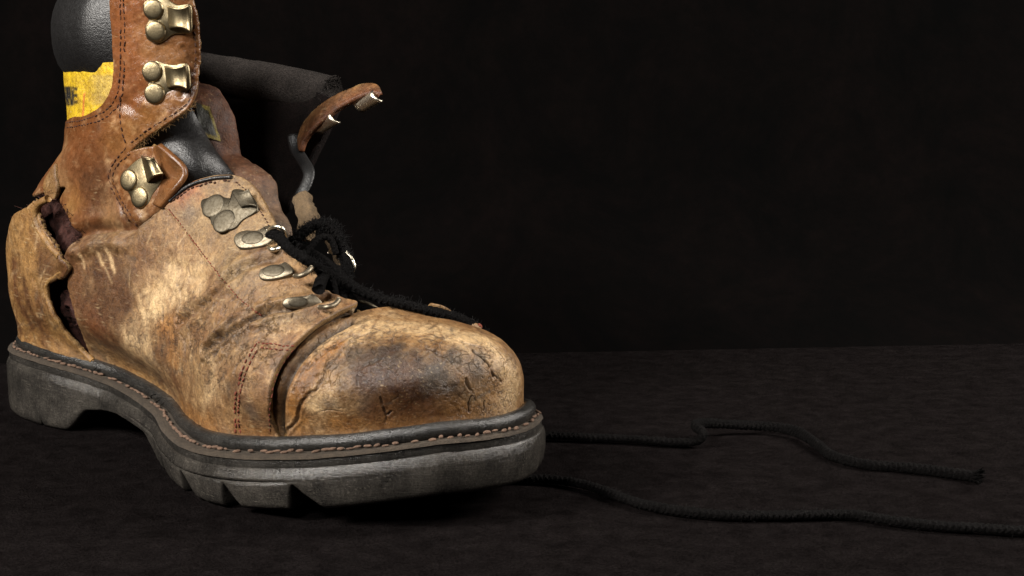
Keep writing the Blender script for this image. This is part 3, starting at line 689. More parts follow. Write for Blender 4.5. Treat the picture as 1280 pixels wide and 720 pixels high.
def patch_col(P, ij):
    q = project(P); x, y = q[:, 0], q[:, 1]; n = fbm(P, 3, 4, 500); f = fbm(P * (1, 1, .25), 9, 3, 501)
    c = np.tile(np.array((.42, .29, .05)), (len(P), 1)); br = np.array((.54, .36, .010))
    k = np.clip(sm(94 - y, -2, 3) + sm(y - 132 + (x - 110) * .12, -2, 3) + sm(113 - x, -12, 6) * .9, 0, 1)[:, None]; c = c * (1 - k) + br * k
    k = (sm(95.5 + 2.2 * np.sign(np.sin(y * .75)) - x, -1, 1) * sm(y, 107, 109) * sm(133 - y, 0, 2))[:, None] * np.clip(.95 + n * .9, 0, 1)[:, None]; c = c * (1 - k) + np.array((.012, .011, .01)) * k
    k = np.clip(f * 1.3 - .25, 0, 1)[:, None] * .6; c = c * (1 - k) + np.array((.30, .20, .05)) * k
    k = (np.exp(-((x - 106 + (y - 120) * .08) / 1.2) ** 2) * sm(y, 114, 118))[:, None] * .8; c = c * (1 - k) + np.array((.45, .06, .03)) * k
    return np.clip(c * (1 + .18 * n)[:, None], .005, .8)
panel('cuff_patch', [('w', 86, 158, 174), ('w', 86, 158, 160), (86, 158), (110, 152), (135, 142), (154, 122), (154, 81), (110, 82), (90, 84), ('w', 88, 85, 160), ('w', 88, 85, 174)], .03, 0, BOOT, (.6, .4, .03), do_relief=False, colour=patch_col, label='faded yellow fabric cuff patch')

# far side of the boot: quarter and ankle wall, folded open
panel('quarter', [('k', 5.4, -24), ('k', 5.5, -45), ('k', 6.1, -80), ('k', 6.2, -128), ('k', 9, -128), ('k', 11.4, -128), ('k', 13.5, -112), ('k', 15.5, -110), ('k', 13.5, -88), ('k', 11.5, -76), ('k', 9.5, -80), ('k', 8, -74), ('k', 6.8, -58), ('k', 6.0, -36)], .16, .26, BOOT, TAN, fi=1, offset_fn=lambda P, ij: .16 + .30 * sm(P[:, 0], 24.8, 26.6) * sm(P[:, 2], 5.2, 6.8), rough_edge=.05)

# rolled, frayed binding along the torn front edge of the heel counter
for pts, r, lift in [([(69, 247), (58, 254), (54, 266), (57, 281), (66, 297), (76, 310), (84, 319)], .17, .36), ([(88, 336), (79, 343), (69, 350), (66, 362), (71, 382), (84, 405), (102, 426), (122, 449)], .12, .30)]:
    Pb, Nb = line_on(pts, .1); Pb = Pb + Nb * lift; V, Fc = tube(Pb, r, 10); V += (.05 * fbm(V, 3, 4, 590))[:, None]
    mesh_obj('heel_binding', V, Fc, M_LEATHER, BOOT, np.clip(YELL * (1 + .35 * fbm(V, 3, 3, 591))[:, None], .01, 1))

# ------------------------------------------------------------------ sole
def ring3(d, z): 
    p = inset(d); return np.c_[p, z]
def loft_rings(rings, capb=False):
    G = np.stack(rings); n = G.shape[1]; Fc = [tuple(f) for f in grid_faces(len(rings), n, True)]; return G.reshape(-1, 3), Fc
tt = OUT[:, 0]; ZT = ztop(tt); NE = len(OUT)
NEAR_ARC = np.r_[0, np.cumsum(np.linalg.norm(np.diff(OUT, axis=0), axis=1))]
# rand: round black bead between upper and welt
P = np.c_[inset(FEATHER_IN - .20), ZT + .30]
V, Fc = tube(P, .27, 16, closed=True, ry=.31); jit = 1 + 0 * V
V[:, 2] += .03 * fbm(V, .7, 2, 600); V += (.008 * fbm(V, 3, 3, 601))[:, None]
mesh_obj('rand', V, Fc, M_RAND, BOOT, label='glossy black rubber rand bead')
# welt ledge (dusty, carries the stitching)
rr = [ring3(FEATHER_IN + .25, ZT + .1), ring3(FEATHER_IN - .2, ZT + .06), ring3(.30, ZT + .05), ring3(.14, ZT + .02), ring3(.10, ZT - .08)]
V, Fc = loft_rings(rr); V[:, 2] += .025 * fbm(V, 2.2, 3, 610); mesh_obj('welt', V, Fc, M_WELT, BOOT, label='dusty stitched welt ledge')
# midsole band
MID = .62
GRV = sm(tt, 12, 15) * (1 - sm(tt, 24, 27)) * (OUT[:, 1] < 0) + .03
rr = [ring3(.36, ZT + .0), ring3(.22, ZT - .01), ring3(.17, ZT - .05), ring3(.16, ZT - .14), ring3(.16, ZT - .30), ring3(.17, ZT - .45), ring3(.19, ZT - .50), ring3(.4, ZT - .5)]
V, Fc = loft_rings(rr); V[:, :2] += (.02 * fbm(V, 1.1, 3, 620))[:, None]; V[:, 2] += .02 * fbm(V, 1.4, 3, 621) * sm(V[:, 2], 0, 1)
mesh_obj('midsole', V, Fc, M_MID, BOOT)
# outsole with heel, arch and tread notches along its edge
def sole_bottom(t):
    toe = np.maximum(ztop(t) - 2.02, 0); heel = 0 * t
    arch = .95 * sm(t, 7.7, 9.3) * (1 - sm(t, 13.6, 15.6)) + .35 * np.exp(-((t - 11) / 2.) ** 2)
    return np.where(t < 15, heel, toe * sm(t, 19, 24)) + arch
def notch_px():                             # arc positions of the tread notches that show, from where they stand on the sole edge
    E3 = np.c_[OUT, sole_bottom(tt) + .1]; q = project(E3); near = OUT[:, 1] < 6
    res = []
    for x, y, w, h in [(193, 590, 1.0, .75), (224, 618, 1.0, .9), (280, 628, .75, .85), (368, 632, 1.15, .95), (49, 527, .18, .28)]:
        D = ((q - (x, y)) ** 2).sum(1); res.append((NEAR_ARC[int(D.argmin())], w, h))
    return res
NOTCH = notch_px() + [(a, .5, .7) for a in np.arange(40, 58, 3.2)]
FINE = 1440; arcF = np.linspace(0, NEAR_ARC[-1] + np.linalg.norm(OUT[0] - OUT[-1]), FINE, endpoint=False)
tot = arcF[1] * FINE
Of = np.stack([np.interp(arcF, np.r_[NEAR_ARC, tot], np.r_[OUT[:, k], OUT[0, k]]) for k in (0, 1)], 1); Nf = out_normal(Of); tf = Of[:, 0]; Zf = ztop(tf)
bot = sole_bottom(tf)
nz = np.zeros(FINE)
for a, w, h in NOTCH:
    x = (arcF - a) / w                       # slanted bite: steep on the heel side, sloping towards the toe
    g = np.where(x < 0, 1 - sm(-x, .05, .28), 1 - np.clip(x, 0, 1) ** .8); g[np.abs(x) > 1] = 0; nz = np.maximum(nz, h * g)
rings = []
wob = .03 * fbm(np.c_[Of, Zf], .9, 3, 630)
def ringf(d, z): return np.c_[Of - Nf * (np.broadcast_to(d, (FINE,)) + wob)[:, None], z]
topz = Zf - .40
forefoot = sm(tf, 13, 17)
grf = np.interp(arcF, NEAR_ARC, GRV); sh_ = 1 - .45 * sm(Of[:, 1], -.5, 2.5) * sm(tf, 24, 29)
rings += [ringf(.4, topz), ringf(.20 * sh_, topz), ringf(.165 * sh_, topz - .015), ringf(.12 * sh_, topz - .07), ringf(.075 * sh_, topz - .16), ringf(.035 * sh_, topz - .27), ringf(.01, topz - .38), ringf(.0, topz - .46), ringf(.0 + .12 * grf, topz - .50), ringf(.0 + .12 * grf, topz - .52), ringf(.0, topz - .56)]
for u in np.linspace(.12, 1, 12):
    zb = bot + nz; z = (topz - .56) * (1 - u) + zb * u
    fl = .05 * u + forefoot * .18 * u ** 2.6 + .12 * np.clip((u - .8) / .2, 0, 1) ** 2
    rings.append(ringf(fl, z))
zb = bot + nz
rings += [ringf(.30 + forefoot * .34, zb - .0), ringf(1.6, zb + .02), ringf(2.4, np.where(tf < 8, 0.0, zb + .25))]
V, Fc = loft_rings(rings)
n0 = len(V); last = (len(rings) - 1) * FINE
mid_z = V[last:, 2]
V = np.concatenate([V, [[15, .3, 1.2]]]); Fc += [(last + k, last + (k + 1) % FINE, n0) for k in range(FINE)]
V[:n0] += (.012 * fbm(V[:n0], 4, 3, 640))[:, None]
mesh_obj('outsole', V, Fc, M_RUBBER, BOOT, label='thick black lug outsole with notched tread edge')
# welt stitching: one long row of plump, dusty loops
WP = np.c_[inset(np.minimum(.42 + .12 * sm(tt, 10, 20), FEATHER_IN - .56)), ZT + .09]; WP = np.roll(WP, -240, 0)
stitches('welt_stitch', np.r_[WP, WP[:1]], np.tile((0, 0, 1.), (NE + 1, 1)), M_WTHREAD, BOOT, .34, .0, .06, .035, .28, .30, .10)

# ------------------------------------------------------------------ padded collar round the cuff: near bulge, round the back, along the folded-out far side
kz = KROW(20.55)
near = [(KROW(20.9), hit(150, 40)[1])]
c0 = hit(150, 38)
path = []
for f, col in enumerate(np.linspace(c0[1], PCOL(172), 9)):
    ij = [(c0[0] + (KROW(20.7) - c0[0]) * f / 8, col)]; p = samp(ij)[0] - sampn(ij)[0] * (1.12 + .08 * min(1, f / 3.5)); path.append(p)
path = np.array(path); zc = 17.95
path[:, 2] = zc
far = [on_s(232, 82, 4.6), on_s(300, 97, 5.2), on_s(360, 107, 5.9), on_s(414, 119, 6.6)]
bk = [np.array((4.9, 2.2, 18.2)), np.array((5.6, 3.8, 17.8))]
allp = catmull(np.concatenate([path, bk, far]), 14); allp = resample(allp, step=.22)
u = np.linspace(0, 1, len(allp)); fade = sm(u, .30, .55)
V, Fc = tube(allp, (1.65 - .65 * (1 - sm(u, 0, .075))) * (1 - fade) + .82 * fade, 32, ry=2.4 * (1 - fade) + .92 * fade)
V += (.05 * fbm(V, .6, 3, 700) + .015 * fbm(V, 2.5, 3, 701))[:, None]
cut = int(len(allp) * .45) * 32
mesh_obj('padded_collar', V, [f for f in Fc if max(f) < cut + 32], M_BLACK, BOOT, label='glossy black padded leather collar')
mesh_obj('collar_lining', V, [f for f in Fc if max(f) >= cut + 32], M_DARKPAD, BOOT, label='matt black collar padding along the far side')

# ------------------------------------------------------------------ tongue: swelling leather between the facings
ridge = np.array([on_s(x, y, s) for x, y, s in [(215, 60, 1.2), (246, 98, 1.3), (268, 108, 1.4), (285, 130, 1.5), (294, 160, 1.5), (297, 186, 1.5), (303, 196, 1.5), (326, 208, 1.5), (341, 228, 1.5), (346, 250, 1.5), (350, 262, 1.4), (360, 276, 1.3), (366, 298, 1.2), (384, 332, 1.0), (412, 372, .9), (440, 396, .8)]])
ridge = resample(catmull(ridge, 10), step=.12); T = np.gradient(ridge, axis=0); T /= np.linalg.norm(T, axis=1)[:, None]
up = np.cross(T, np.tile((0, 1., 0), (len(T), 1))); up[up[:, 0] + up[:, 2] < 0] *= -1
w = np.linspace(-1, 1, 41); G = ridge[:, None] + np.stack([0 * w, np.where(w < 0, w * 2.5, w * 1.5), 0 * w], 1)[None] - up[:, None] * np.where(w < 0, np.abs(w) ** 2.2 * 1.5, np.abs(w) ** 1.5 * 3.4)[None, :, None]
n = fbm(G.reshape(-1, 3), 1.1, 5, 720, .6).reshape(G.shape[:2]); G = G + up[:, None] * (n * .2)[..., None]
V = G.reshape(-1, 3); Fc = [tuple(f) for f in grid_faces(*G.shape[:2])]
TC = REDBR * .42 * (1 + .6 * fbm(V, 1.4, 5, 721))[:, None]
TC = TC + (np.array((.12, .09, .055)) - TC) * sm(26 - V[:, 2] * 2, 0, 6)[:, None] * .6
tongue = mesh_obj('tongue', V, Fc, M_LEATHER, BOOT, np.clip(TC, .01, 1), -.5 + 0 * V[:, 0], label='lumpy red-brown leather tongue')
TT = BVHTree.FromPolygons([Vector(v) for v in V], Fc)
def on_tree(t, px, py):
    r = t.ray_cast(Vector(CAM_L), Vector(ray_l(px, py)).normalized())
    return (None, None) if r[0] is None else (np.array(r[0]), np.array(r[1]))
# woven label sewn on the tongue
Gp = []
for v in np.linspace(0, 1, 14):
    for uu in np.linspace(0, 1, 10):
        x = (243 + 9 * v) * (1 - uu) + (262 + 14 * v) * uu; y = (128 + 42 * v) * (1 - uu) + (134 + 43 * v) * uu
        p, nn = on_tree(TT, x, y)
        if p is None: p = on_s(x, y, .2); nn = np.array((.5, -.6, .5))
        if nn @ (CAM_L - p) < 0: nn = -nn
        Gp.append(p + nn * .06)
Gp = np.array(Gp); uu = np.tile(np.linspace(0, 1, 10), 14); vv = np.repeat(np.linspace(0, 1, 14), 10)
lc = np.where(((uu > .82) | (vv > .9) | ((uu > .55) & (vv < .12)))[:, None], np.array((.17, .13, .01)), np.array((.018, .018, .012))) * (1 + .9 * fbm(Gp, 4, 3, 730))[:, None]
mesh_obj('tongue_label', Gp, [tuple(f) for f in grid_faces(14, 10)], M_LEATHER, tongue, np.clip(lc, .005, 1), label='small black and yellow woven label')

# black padded gusset between hook flap and tongue
def loft2(A, B, nu, bul, nrm=None, seed=0, droop=0):
    A = resample(catmull(A, 10), n=nu[0]); B = resample(catmull(B, 10), n=nu[0]); v = np.linspace(0, 1, nu[1])
    G = A[:, None] * (1 - v)[None, :, None] + B[:, None] * v[None, :, None]
    n = grid_normals(G); s = np.sign((n * (CAM_L - G)).sum()); n = n * s
    e = np.linspace(0, 1, nu[0]); G = G + n * (bul * np.sin(v * math.pi)[None] ** .7 * (.35 + .65 * np.sin(e * math.pi)[:, None]))[..., None]
    h = fbm(G.reshape(-1, 3), 1.3, 3, seed).reshape(nu); return G + n * (h * .03)[..., None]
A = [on_s(x, y, s) for x, y, s in [(172, 178, -2.0), (190, 190, -2.1), (206, 206, -2.1), (214, 225, -2.1), (206, 262, -1.9)]]
B = [on_s(x, y, s) for x, y, s in [(236, 128, -.6), (252, 158, -.3), (266, 182, -.1), (282, 204, .1), (303, 232, .2)]]
G = loft2(A, B, (40, 30), .75, seed=740); mesh_obj('gusset', G.reshape(-1, 3), [tuple(f) for f in grid_faces(40, 30)], M_GUSSET, BOOT, label='shiny black padded gusset')
# piping along the curved top of the facing
pp = np.array([on_boot(x, y + 1)[0] for x, y in [(212, 252), (222, 243), (236, 233), (252, 227), (270, 223), (290, 222)]]) + np.array((0, .0, .05))
V, Fc = tube(resample(catmull(pp, 8), step=.1), .085, 8); mesh_obj('facing_piping', V, Fc, M_GUSSET, BOOT)
# far ankle wall, lining side facing us, and its hook flap leaning out
A = [np.array(v) for v in [(5.2, 2.6, 9), (6.8, 4.0, 9), (10, 4.4, 9.2), (13.6, 4.2, 9.6), (15.2, 4.0, 10.2)]]
B = [np.array(v) for v in [(5.0, 2.6, 17.6), (7, 4.8, 17.2), (10.5, 5.4, 16.6), (14.2, 5.8, 15.6), (16.6, 6.0, 14.9)]]
G = loft2(A, B, (40, 24), -.15, seed=750); V = G.reshape(-1, 3)
fw = mesh_obj('shaft_panel', V, [tuple(f) for f in grid_faces(40, 24)], None, BOOT, np.tile(BROWN, (len(V), 1)), mats=[M_INNER], label='far ankle wall folded open')
md = fw.modifiers.new('solid', 'SOLIDIFY'); md.thickness = .003; md.offset = 0
E_ = np.array([on_s(x, y, s) for x, y, s in [(374, 184, 4.6), (376, 170, 4.7), (383, 153, 4.9), (398, 137, 5.1), (418, 123, 5.3), (440, 113, 5.5), (458, 107, 5.7), (470, 109, 5.8), (473, 116, 5.8)]])
E_ = resample(catmull(E_, 8), n=60)
lo_ = np.array([on_s(x, y, s) for x, y, s in [(377, 190, 4.3), (383, 176, 4.4), (392, 163, 4.5), (407, 149, 4.7), (427, 134, 4.9), (446, 124, 5.1), (462, 118, 5.3), (474, 118, 5.5), (475, 119, 5.6)]]); lo_ = resample(catmull(lo_, 8), n=60)
v = np.linspace(0, 1, 14); G = E_[:, None] * (1 - v)[None, :, None] + lo_[:, None] * v[None, :, None]
V = G.reshape(-1, 3); V = V + .05 * np.stack([fbm(V, 2, 4, 760 + k) for k in range(3)], 1)
fcol = (np.array((.19, .092, .034)) * (1 - v)[None, :, None] + np.array((.13, .05, .022)) * v[None, :, None] + np.zeros((60, 14, 1))).reshape(-1, 3) * (1 + .7 * fbm(V, 4, 4, 765))[:, None]
ff = mesh_obj('hook_flap', V, [tuple(f) for f in grid_faces(60, 14)], M_LEATHER, BOOT, np.clip(fcol, .01, 1), label='far hook flap leaning outwards, seen edge on')
md = ff.modifiers.new('solid', 'SOLIDIFY'); md.thickness = .0025; md.offset = 0
V, Fc = tube(E_, .11, 10, ry=.13); V = V + .05 * np.stack([fbm(V, 5, 3, 770 + k) for k in range(3)], 1)
mesh_obj('flap_edge', V, Fc, M_RAW, ff)
stitches('stitching', (E_ * .55 + lo_ * .45) + (CAM_L - E_) / np.linalg.norm(CAM_L - E_, axis=1)[:, None] * .15, np.tile((CAM_L - E_[30]) / np.linalg.norm(CAM_L - E_[30]), (60, 1)), M_THREAD, ff, .16, .06, .03)
# ragged padding where the collar ends
parts = []
e0 = allp[-1]; de = allp[-1] - allp[-6]; de /= np.linalg.norm(de)
for _ in range(110):
    n_ = RNG.normal(size=3); n_ -= de * (n_ @ de); n_ /= np.linalg.norm(n_); a_ = e0 + n_ * RNG.uniform(.3, .9) - de * .1; b_ = a_ + de * RNG.uniform(.05, .3) + n_ * RNG.uniform(-.05, .12); parts.append(tube(np.array([a_, b_, b_ + RNG.normal(size=3) * .08]), np.array([.03, .02, .01]), 4, caps=False))
V, Fc = join(parts); mesh_obj('frayed_padding', V, Fc, M_DARKPAD, BOOT, stuff=True)
V, Fc = tube(resample(catmull([on_s(x, y, s) for x, y, s in [(366, 168, 4.5), (369, 185, 4.4), (378, 200, 4.2), (386, 215, 3.9), (383, 230, 3.6), (374, 246, 3.2)]], 8), step=.12), .27, 12, ry=.11, up=(1, -1, .2))
mesh_obj('leather_strap', V, Fc, M_STRAP, BOOT)

# ------------------------------------------------------------------ seams
for nm, pts, mt, kw in [
    ('stitching', [(150, -4), (151, 40), (150, 90), (147, 116), (137, 134), (120, 145), (98, 151), (80, 154)], M_THREAD, {}),
    ('stitching', [(154, -4), (156, 40), (155, 90), (152, 120), (143, 138), (124, 151), (100, 157), (80, 160)], M_THREAD, {}),
    ('stitching', [(150, 120), (150, 145), (153, 165), (157, 180)], M_THREAD, {}),
    ('stitching', [(243, 30), (244, 60), (242, 100), (236, 126), (222, 139), (200, 153), (180, 166), (165, 178), (150, 193), (140, 208), (136, 222), (142, 240), (154, 262), (168, 288)], M_THREAD, {}),
    ('stitching', [(163, 192), (152, 201), (144, 212), (141, 224), (147, 240), (158, 260), (172, 283)], M_THREAD, {}),
    ('stitching', [(211, 261), (226, 280), (240, 299), (258, 323), (272, 341), (285, 357), (300, 374), (315, 386), (330, 397)], M_REDTHREAD, dict(ln=.15, gap=.03, r=.028)),
    ('stitching', [(216, 252), (226, 244), (240, 235), (256, 230), (275, 227), (292, 227)], M_THREAD, dict(r=.05, ln=.2, gap=.02)),
    ('stitching', [(294, 228), (308, 238), (322, 258), (332, 275), (343, 291)], M_THREAD, dict(ln=.15, gap=.06)),
    ('stitching', [(296, 542), (294, 520), (295, 495), (301, 470), (311, 446), (322, 428)], M_REDTHREAD, dict(ln=.2, gap=.03, r=.045)),
    ('stitching', [(300, 542), (298, 520), (300, 495), (306, 470), (316, 448), (326, 433)], M_REDTHREAD, dict(ln=.2, gap=.03, r=.04)),
    ('stitching', [(322, 428), (340, 430), (358, 433), (373, 432)], M_REDTHREAD, dict(ln=.17, gap=.03, r=.035)),
    ('stitching', [(326, 434), (342, 437), (360, 438), (370, 437)], M_REDTHREAD, dict(ln=.17, gap=.06, r=.03)),
    ('stitching', [(338, 540), (337, 515), (341, 485), (350, 460), (364, 440), (374, 431)], M_REDTHREAD, dict(ln=.17, gap=.1, r=.028)),
    ('stitching', [(50, 268), (54, 284), (66, 303), (74, 315), (80, 326)], M_THREAD, dict(ln=.18, gap=.1)),
    ('stitching', [(55, 275), (61, 291), (72, 306), (79, 316)], M_THREAD, dict(ln=.16, gap=.12, r=.028))]:
    seam(nm, pts, mt, BOOT, **kw)
# curled thread ends standing off the rand
parts = []
for pts in [[(135, 459), (131, 464), (131, 471)], [(209, 493), (203, 495), (201, 501)], [(214, 500), (209, 503), (208, 507)]]:
    b = [on_boot(x, y)[0] for x, y in pts]; b = [p + np.array((0, -.55, .1)) for p in b]; parts.append(tube(catmull(b, 6), .022, 6))
V, Fc = join(parts); mesh_obj('loose_thread', V, Fc, M_LACE, BOOT, stuff=True)
# frayed fleece fibres along the torn edges
parts = []
def fibres(pts, cnt, ln, spread, col=None, inward=.25):
    P, N = line_on(pts, .05)
    for _ in range(cnt):
        j = RNG.integers(0, len(P)); a = P[j] + RNG.normal(size=3) * spread - N[j] * inward; d = N[j] * .3 + RNG.normal(size=3) * .8; d /= np.linalg.norm(d); L = ln * RNG.uniform(.4, 1.2)
        b = a + d * L * .5 + RNG.normal(size=3) * .05; c_ = b + d * L * .4 + RNG.normal(size=3) * .1
        parts.append(tube(np.array([a, b, c_]), np.array([.018, .014, .006]), 4, caps=False))
fibres([(84, 262), (94, 284), (100, 296), (92, 306)], 420, .4, .16)
fibres([(90, 352), (94, 375), (100, 398), (106, 415)], 260, .32, .12)
fibres([(66, 230), (72, 246), (80, 262)], 200, .35, .14)
fibres([(24, 274), (36, 264), (50, 252), (58, 242)], 200, .2, .10, inward=.1)
V, Fc = join(parts); mesh_obj('lining_fibres', V, Fc, M_LINING, BOOT, stuff=True, label='frayed dark red lining fibres')
parts = []
fibres([(243, 128), (226, 142), (205, 156), (183, 171), (166, 188)], 300, .06, .04, inward=.05)
V, Fc = join(parts); mesh_obj('leather_fibres', V, Fc, M_RAW, BOOT, stuff=True)

# ------------------------------------------------------------------ metal hooks and eyelets
def plane_at(px, py, only=None, lift=.0):
    ps = [on_boot(px + dx, py + dy, only) for dx, dy in ((0, 0), (-10, 0), (10, 0), (0, -10), (0, 10))]
    n = np.mean([p[1] for p in ps], 0); n /= np.linalg.norm(n); return ps[0][0] + n * lift, n
def on_plane(px, py, p, n, h=0.):
    d = ray_l(px, py); return CAM_L + d * (((p + n * h - CAM_L) @ n) / (d @ n))
def plate(poly, p, n, th, smoothn=8):
    C = catmull(np.array([on_plane(x, y, p, n) for x, y in poly]), smoothn, True); N_ = len(C); cen = C.mean(0)
    inn = C + (cen - C) / np.linalg.norm(cen - C, axis=1)[:, None] * th * .5
    V = np.concatenate([C - n * .08, C + n * th * .6, inn + n * th, [cen + n * th]])
    Fc = [tuple(f) for f in grid_faces(3, N_, True)] + [(2 * N_ + k, 2 * N_ + (k + 1) % N_, 3 * N_) for k in range(N_)]
    a = np.cross(V[1] - V[0], V[N_] - V[0]); 
    return V, Fc
def dome(px, py, rx, p, n, h, ry=None, th=.1):
    c = on_plane(px, py, p, n); ex = on_plane(px + rx, py, p, n) - c; r = np.linalg.norm(ex); ex /= r; ey = np.cross(n, ex); r2 = r if ry is None else np.linalg.norm(on_plane(px, py + ry, p, n) - c)
    a = np.linspace(0, 2 * math.pi, 32, endpoint=False); V = []
    prof = [(1., -.02), (1.0, h * .3), (.96, h * .55), (.86, h * .77), (.66, h * .92), (.35, h * .99)]
    for q, z in prof: V += [c + ex * r * q * math.cos(b) + ey * r2 * q * math.sin(b) + n * (th + z) for b in a]
    V.append(c + n * (th + h * 1.02)); V = np.array(V); Fc = [tuple(f) for f in grid_faces(len(prof), 32, True)]; i0 = (len(prof) - 1) * 32
    Fc += [(i0 + k, i0 + (k + 1) % 32, len(V) - 1) for k in range(32)]
    return V, Fc
def sheet(cs, nu, nv, th):
    """solid curved sheet from a (nu, nv) point grid"""
    G = cs; n = grid_normals(G); a = G.reshape(-1, 3); b = (G - n * th).reshape(-1, 3); f = grid_faces(nu, nv); N_ = len(a)
    Fc = [tuple(q) for q in f] + [tuple(q[::-1] + N_) for q in f]
    bd = [(0, j) for j in range(nv)] + [(i, nv - 1) for i in range(1, nu)] + [(nu - 1, j) for j in range(nv - 2, -1, -1)] + [(i, 0) for i in range(nu - 2, 0, -1)]
    ix = [i * nv + j for i, j in bd]
    Fc += [(ix[k], ix[(k + 1) % len(ix)], ix[(k + 1) % len(ix)] + N_, ix[k] + N_) for k in range(len(ix))]
    return np.concatenate([a, b]), Fc
def hook(discs, rd, outline, quad, prof, m, mr, only=None, parent=None, h=.16, label=None):
    """outline: plate; quad: four photo corners of the hook sheet (left top, right top, right bottom, left bottom); prof: heights across it"""
    cx, cy = np.mean([d for d in discs] + list(quad), 0); p, n = plane_at(cx, cy, only, .03)
    V, Fc = plate(outline, p, n, .07); pl = mesh_obj('speed_hook', V, Fc, m, parent or BOOT, label=label, fix=True)
    for x, y in discs:
        V, Fc = dome(x, y, rd, p, n, h, th=.03); mesh_obj('rivet', V, Fc, mr, pl, fix=True)
    nu, nv = 26, 14; G = np.empty((nu, nv, 3)); q = np.array(quad, float); uh = np.linspace(0, 1, len(prof))
    for i, u_ in enumerate(np.linspace(0, 1, nu)):
        hh = float(np.interp(u_, uh, prof)) if True else 0
        for j, v_ in enumerate(np.linspace(0, 1, nv)):
            waist = .10 * math.sin(math.pi * min(u_, 1)) * (1 - 2 * v_) * 1.0
            vv_ = v_ + waist; x, y = (q[0] * (1 - u_) + q[1] * u_) * (1 - vv_) + (q[3] * (1 - u_) + q[2] * u_) * vv_
            bow = .14 * (2 * v_ - 1) ** 2 * u_                         # lip flares towards its corners
            G[i, j] = on_plane(x, y, p, n, .06 + hh + bow)
    V, Fc = sheet(G, nu, nv, .07); mesh_obj('hook', V, Fc, m, pl, fix=True)
    return pl
HP = [0., .14, .25, .31, .34, .35, .34, .33, .36]
hook([(192.5, 12), (195.5, 39)], 13.0, [(180, 4), (181, 18), (186, 25), (182, 35), (184, 48), (195, 54), (206, 51), (218, 43), (238, 41), (240, 24), (238, 6), (222, 6), (206, -3), (192, -3)], [(211, 7), (236, 6), (238, 40), (213, 36)], HP, M_BRASS, M_BRASS, ('shaft_panel',), label='antique brass lace hook with two round rivets')
hook([(191, 89.5), (194, 117)], 13.0, [(179, 86), (181, 99), (186, 104), (181, 113), (184, 126), (195, 131), (206, 128), (216, 120), (236, 113), (238, 98), (234, 80), (218, 81), (206, 79), (193, 76)], [(207, 82), (232, 80), (234, 112), (211, 110)], HP, M_BRASS, M_BRASS, ('shaft_panel',), label='antique brass lace hook with two round rivets')
hook([(162.5, 225.5), (176, 247)], 10.5, [(156, 216), (153, 230), (160, 238), (166, 250), (174, 259), (186, 256), (192, 244), (204, 224), (200, 210), (186, 196), (172, 200)], [(178, 194), (192, 196), (205, 218), (186, 228)], [.0, .2, .32, .36, .34, .28, .22, .2], M_BRASS, M_BRASS, ('hook_tab', 'shaft_panel'), label='shiny lace hook on folded ankle tab')
hook([(267.5, 258.0), (281, 277)], 13.5, [(254, 250), (253, 262), (262, 269), (266, 282), (280, 288), (294, 286), (304, 276), (322, 263), (316, 246), (304, 238), (292, 238), (290, 248), (276, 247)], [(291, 240), (311, 236), (321, 259), (303, 260)], [.0, .03, .06, .08, .08, .07, .06], M_DULL, M_DULL, ('eyelet_facing',), h=.08, label='flattened tarnished lace hook')
# folded lip of the hook tab
pt, nt_ = plane_at(196, 222, ('hook_tab', 'shaft_panel'), .02)
A = [on_plane(x, y, pt, nt_, h_) for x, y, h_ in [(190, 185, .06), (196, 200, .03), (203, 219, .0), (199, 237, .02), (190, 255, .05)]]
B = [on_plane(x, y, pt, nt_, h_) for x, y, h_ in [(196, 182, .30), (212, 196, .42), (229, 215, .30), (215, 236, .42), (198, 258, .28)]]
G = loft2(A, B, (44, 16), -.06, seed=745); V = G.reshape(-1, 3); Fc = [tuple(f) for f in grid_faces(44, 16)]
lip = mesh_obj('tab_lip', V, Fc, M_SMOOTH, BOOT, np.clip(BROWN * .95 * (1 + .4 * fbm(V, 2, 3, 746))[:, None], .01, 1), .35 + 0 * V[:, 0], label='folded leather lip beside the ankle hook')
md = lip.modifiers.new('solid', 'SOLIDIFY'); md.thickness = .0022; md.offset = -1
def eyelet(outline, rv, rx, ry, ring):
    cx, cy = np.mean(outline, 0); p, n = plane_at(cx, cy, ('eyelet_facing', 'quarter'), .02)
    V, Fc = plate(outline, p, n, .10); pl = mesh_obj('ring_eyelet', V, Fc, M_RING, BOOT, fix=True)
    V, Fc = dome(rv[0], rv[1], rx, p, n, .07, ry, th=.07); mesh_obj('rivet', V, Fc, M_DULL, pl, fix=True)
    for pts, r, mt in ring:
        V, Fc = tube(resample(catmull([on_s(*q) for q in pts], 8), step=.06), r, 10); mesh_obj('ring', V, Fc, mt, pl)
M_RING = metal_mat('worn_steel', (.24, .205, .15), .45, (.11, .085, .055))
def s_of(px, py): return float(on_boot(px, py)[0][1])
s1, s2, s3 = s_of(335, 298), s_of(365, 345), s_of(392, 382)
eyelet([(293, 301), (297, 293), (308, 289), (322, 289), (336, 283), (346, 286), (344, 298), (334, 307), (318, 311), (300, 311)], (317, 299), 14, 8, [([(336, 288, s1 - .1), (342, 284, s1 - .25), (350, 284, s1 - .2), (356, 290, s1), (357, 300, s1 + .25), (350, 308, s1 + .35)], .085, M_RIM), ([(336, 311, s1 - .15), (341, 312, s1 - .25), (346, 311, s1 - .1), (352, 306, s1 + .2)], .11, M_RIM)])
eyelet([(324, 345), (328, 337), (340, 334), (352, 331), (358, 329), (367, 337), (366, 343), (354, 348), (338, 351), (328, 350)], (343, 340), 14, 7.5, [([(369, 345, s2 - .2), (375, 345, s2 - .3), (383, 341, s2 - .1), (390, 334, s2 + .2)], .10, M_RING)])
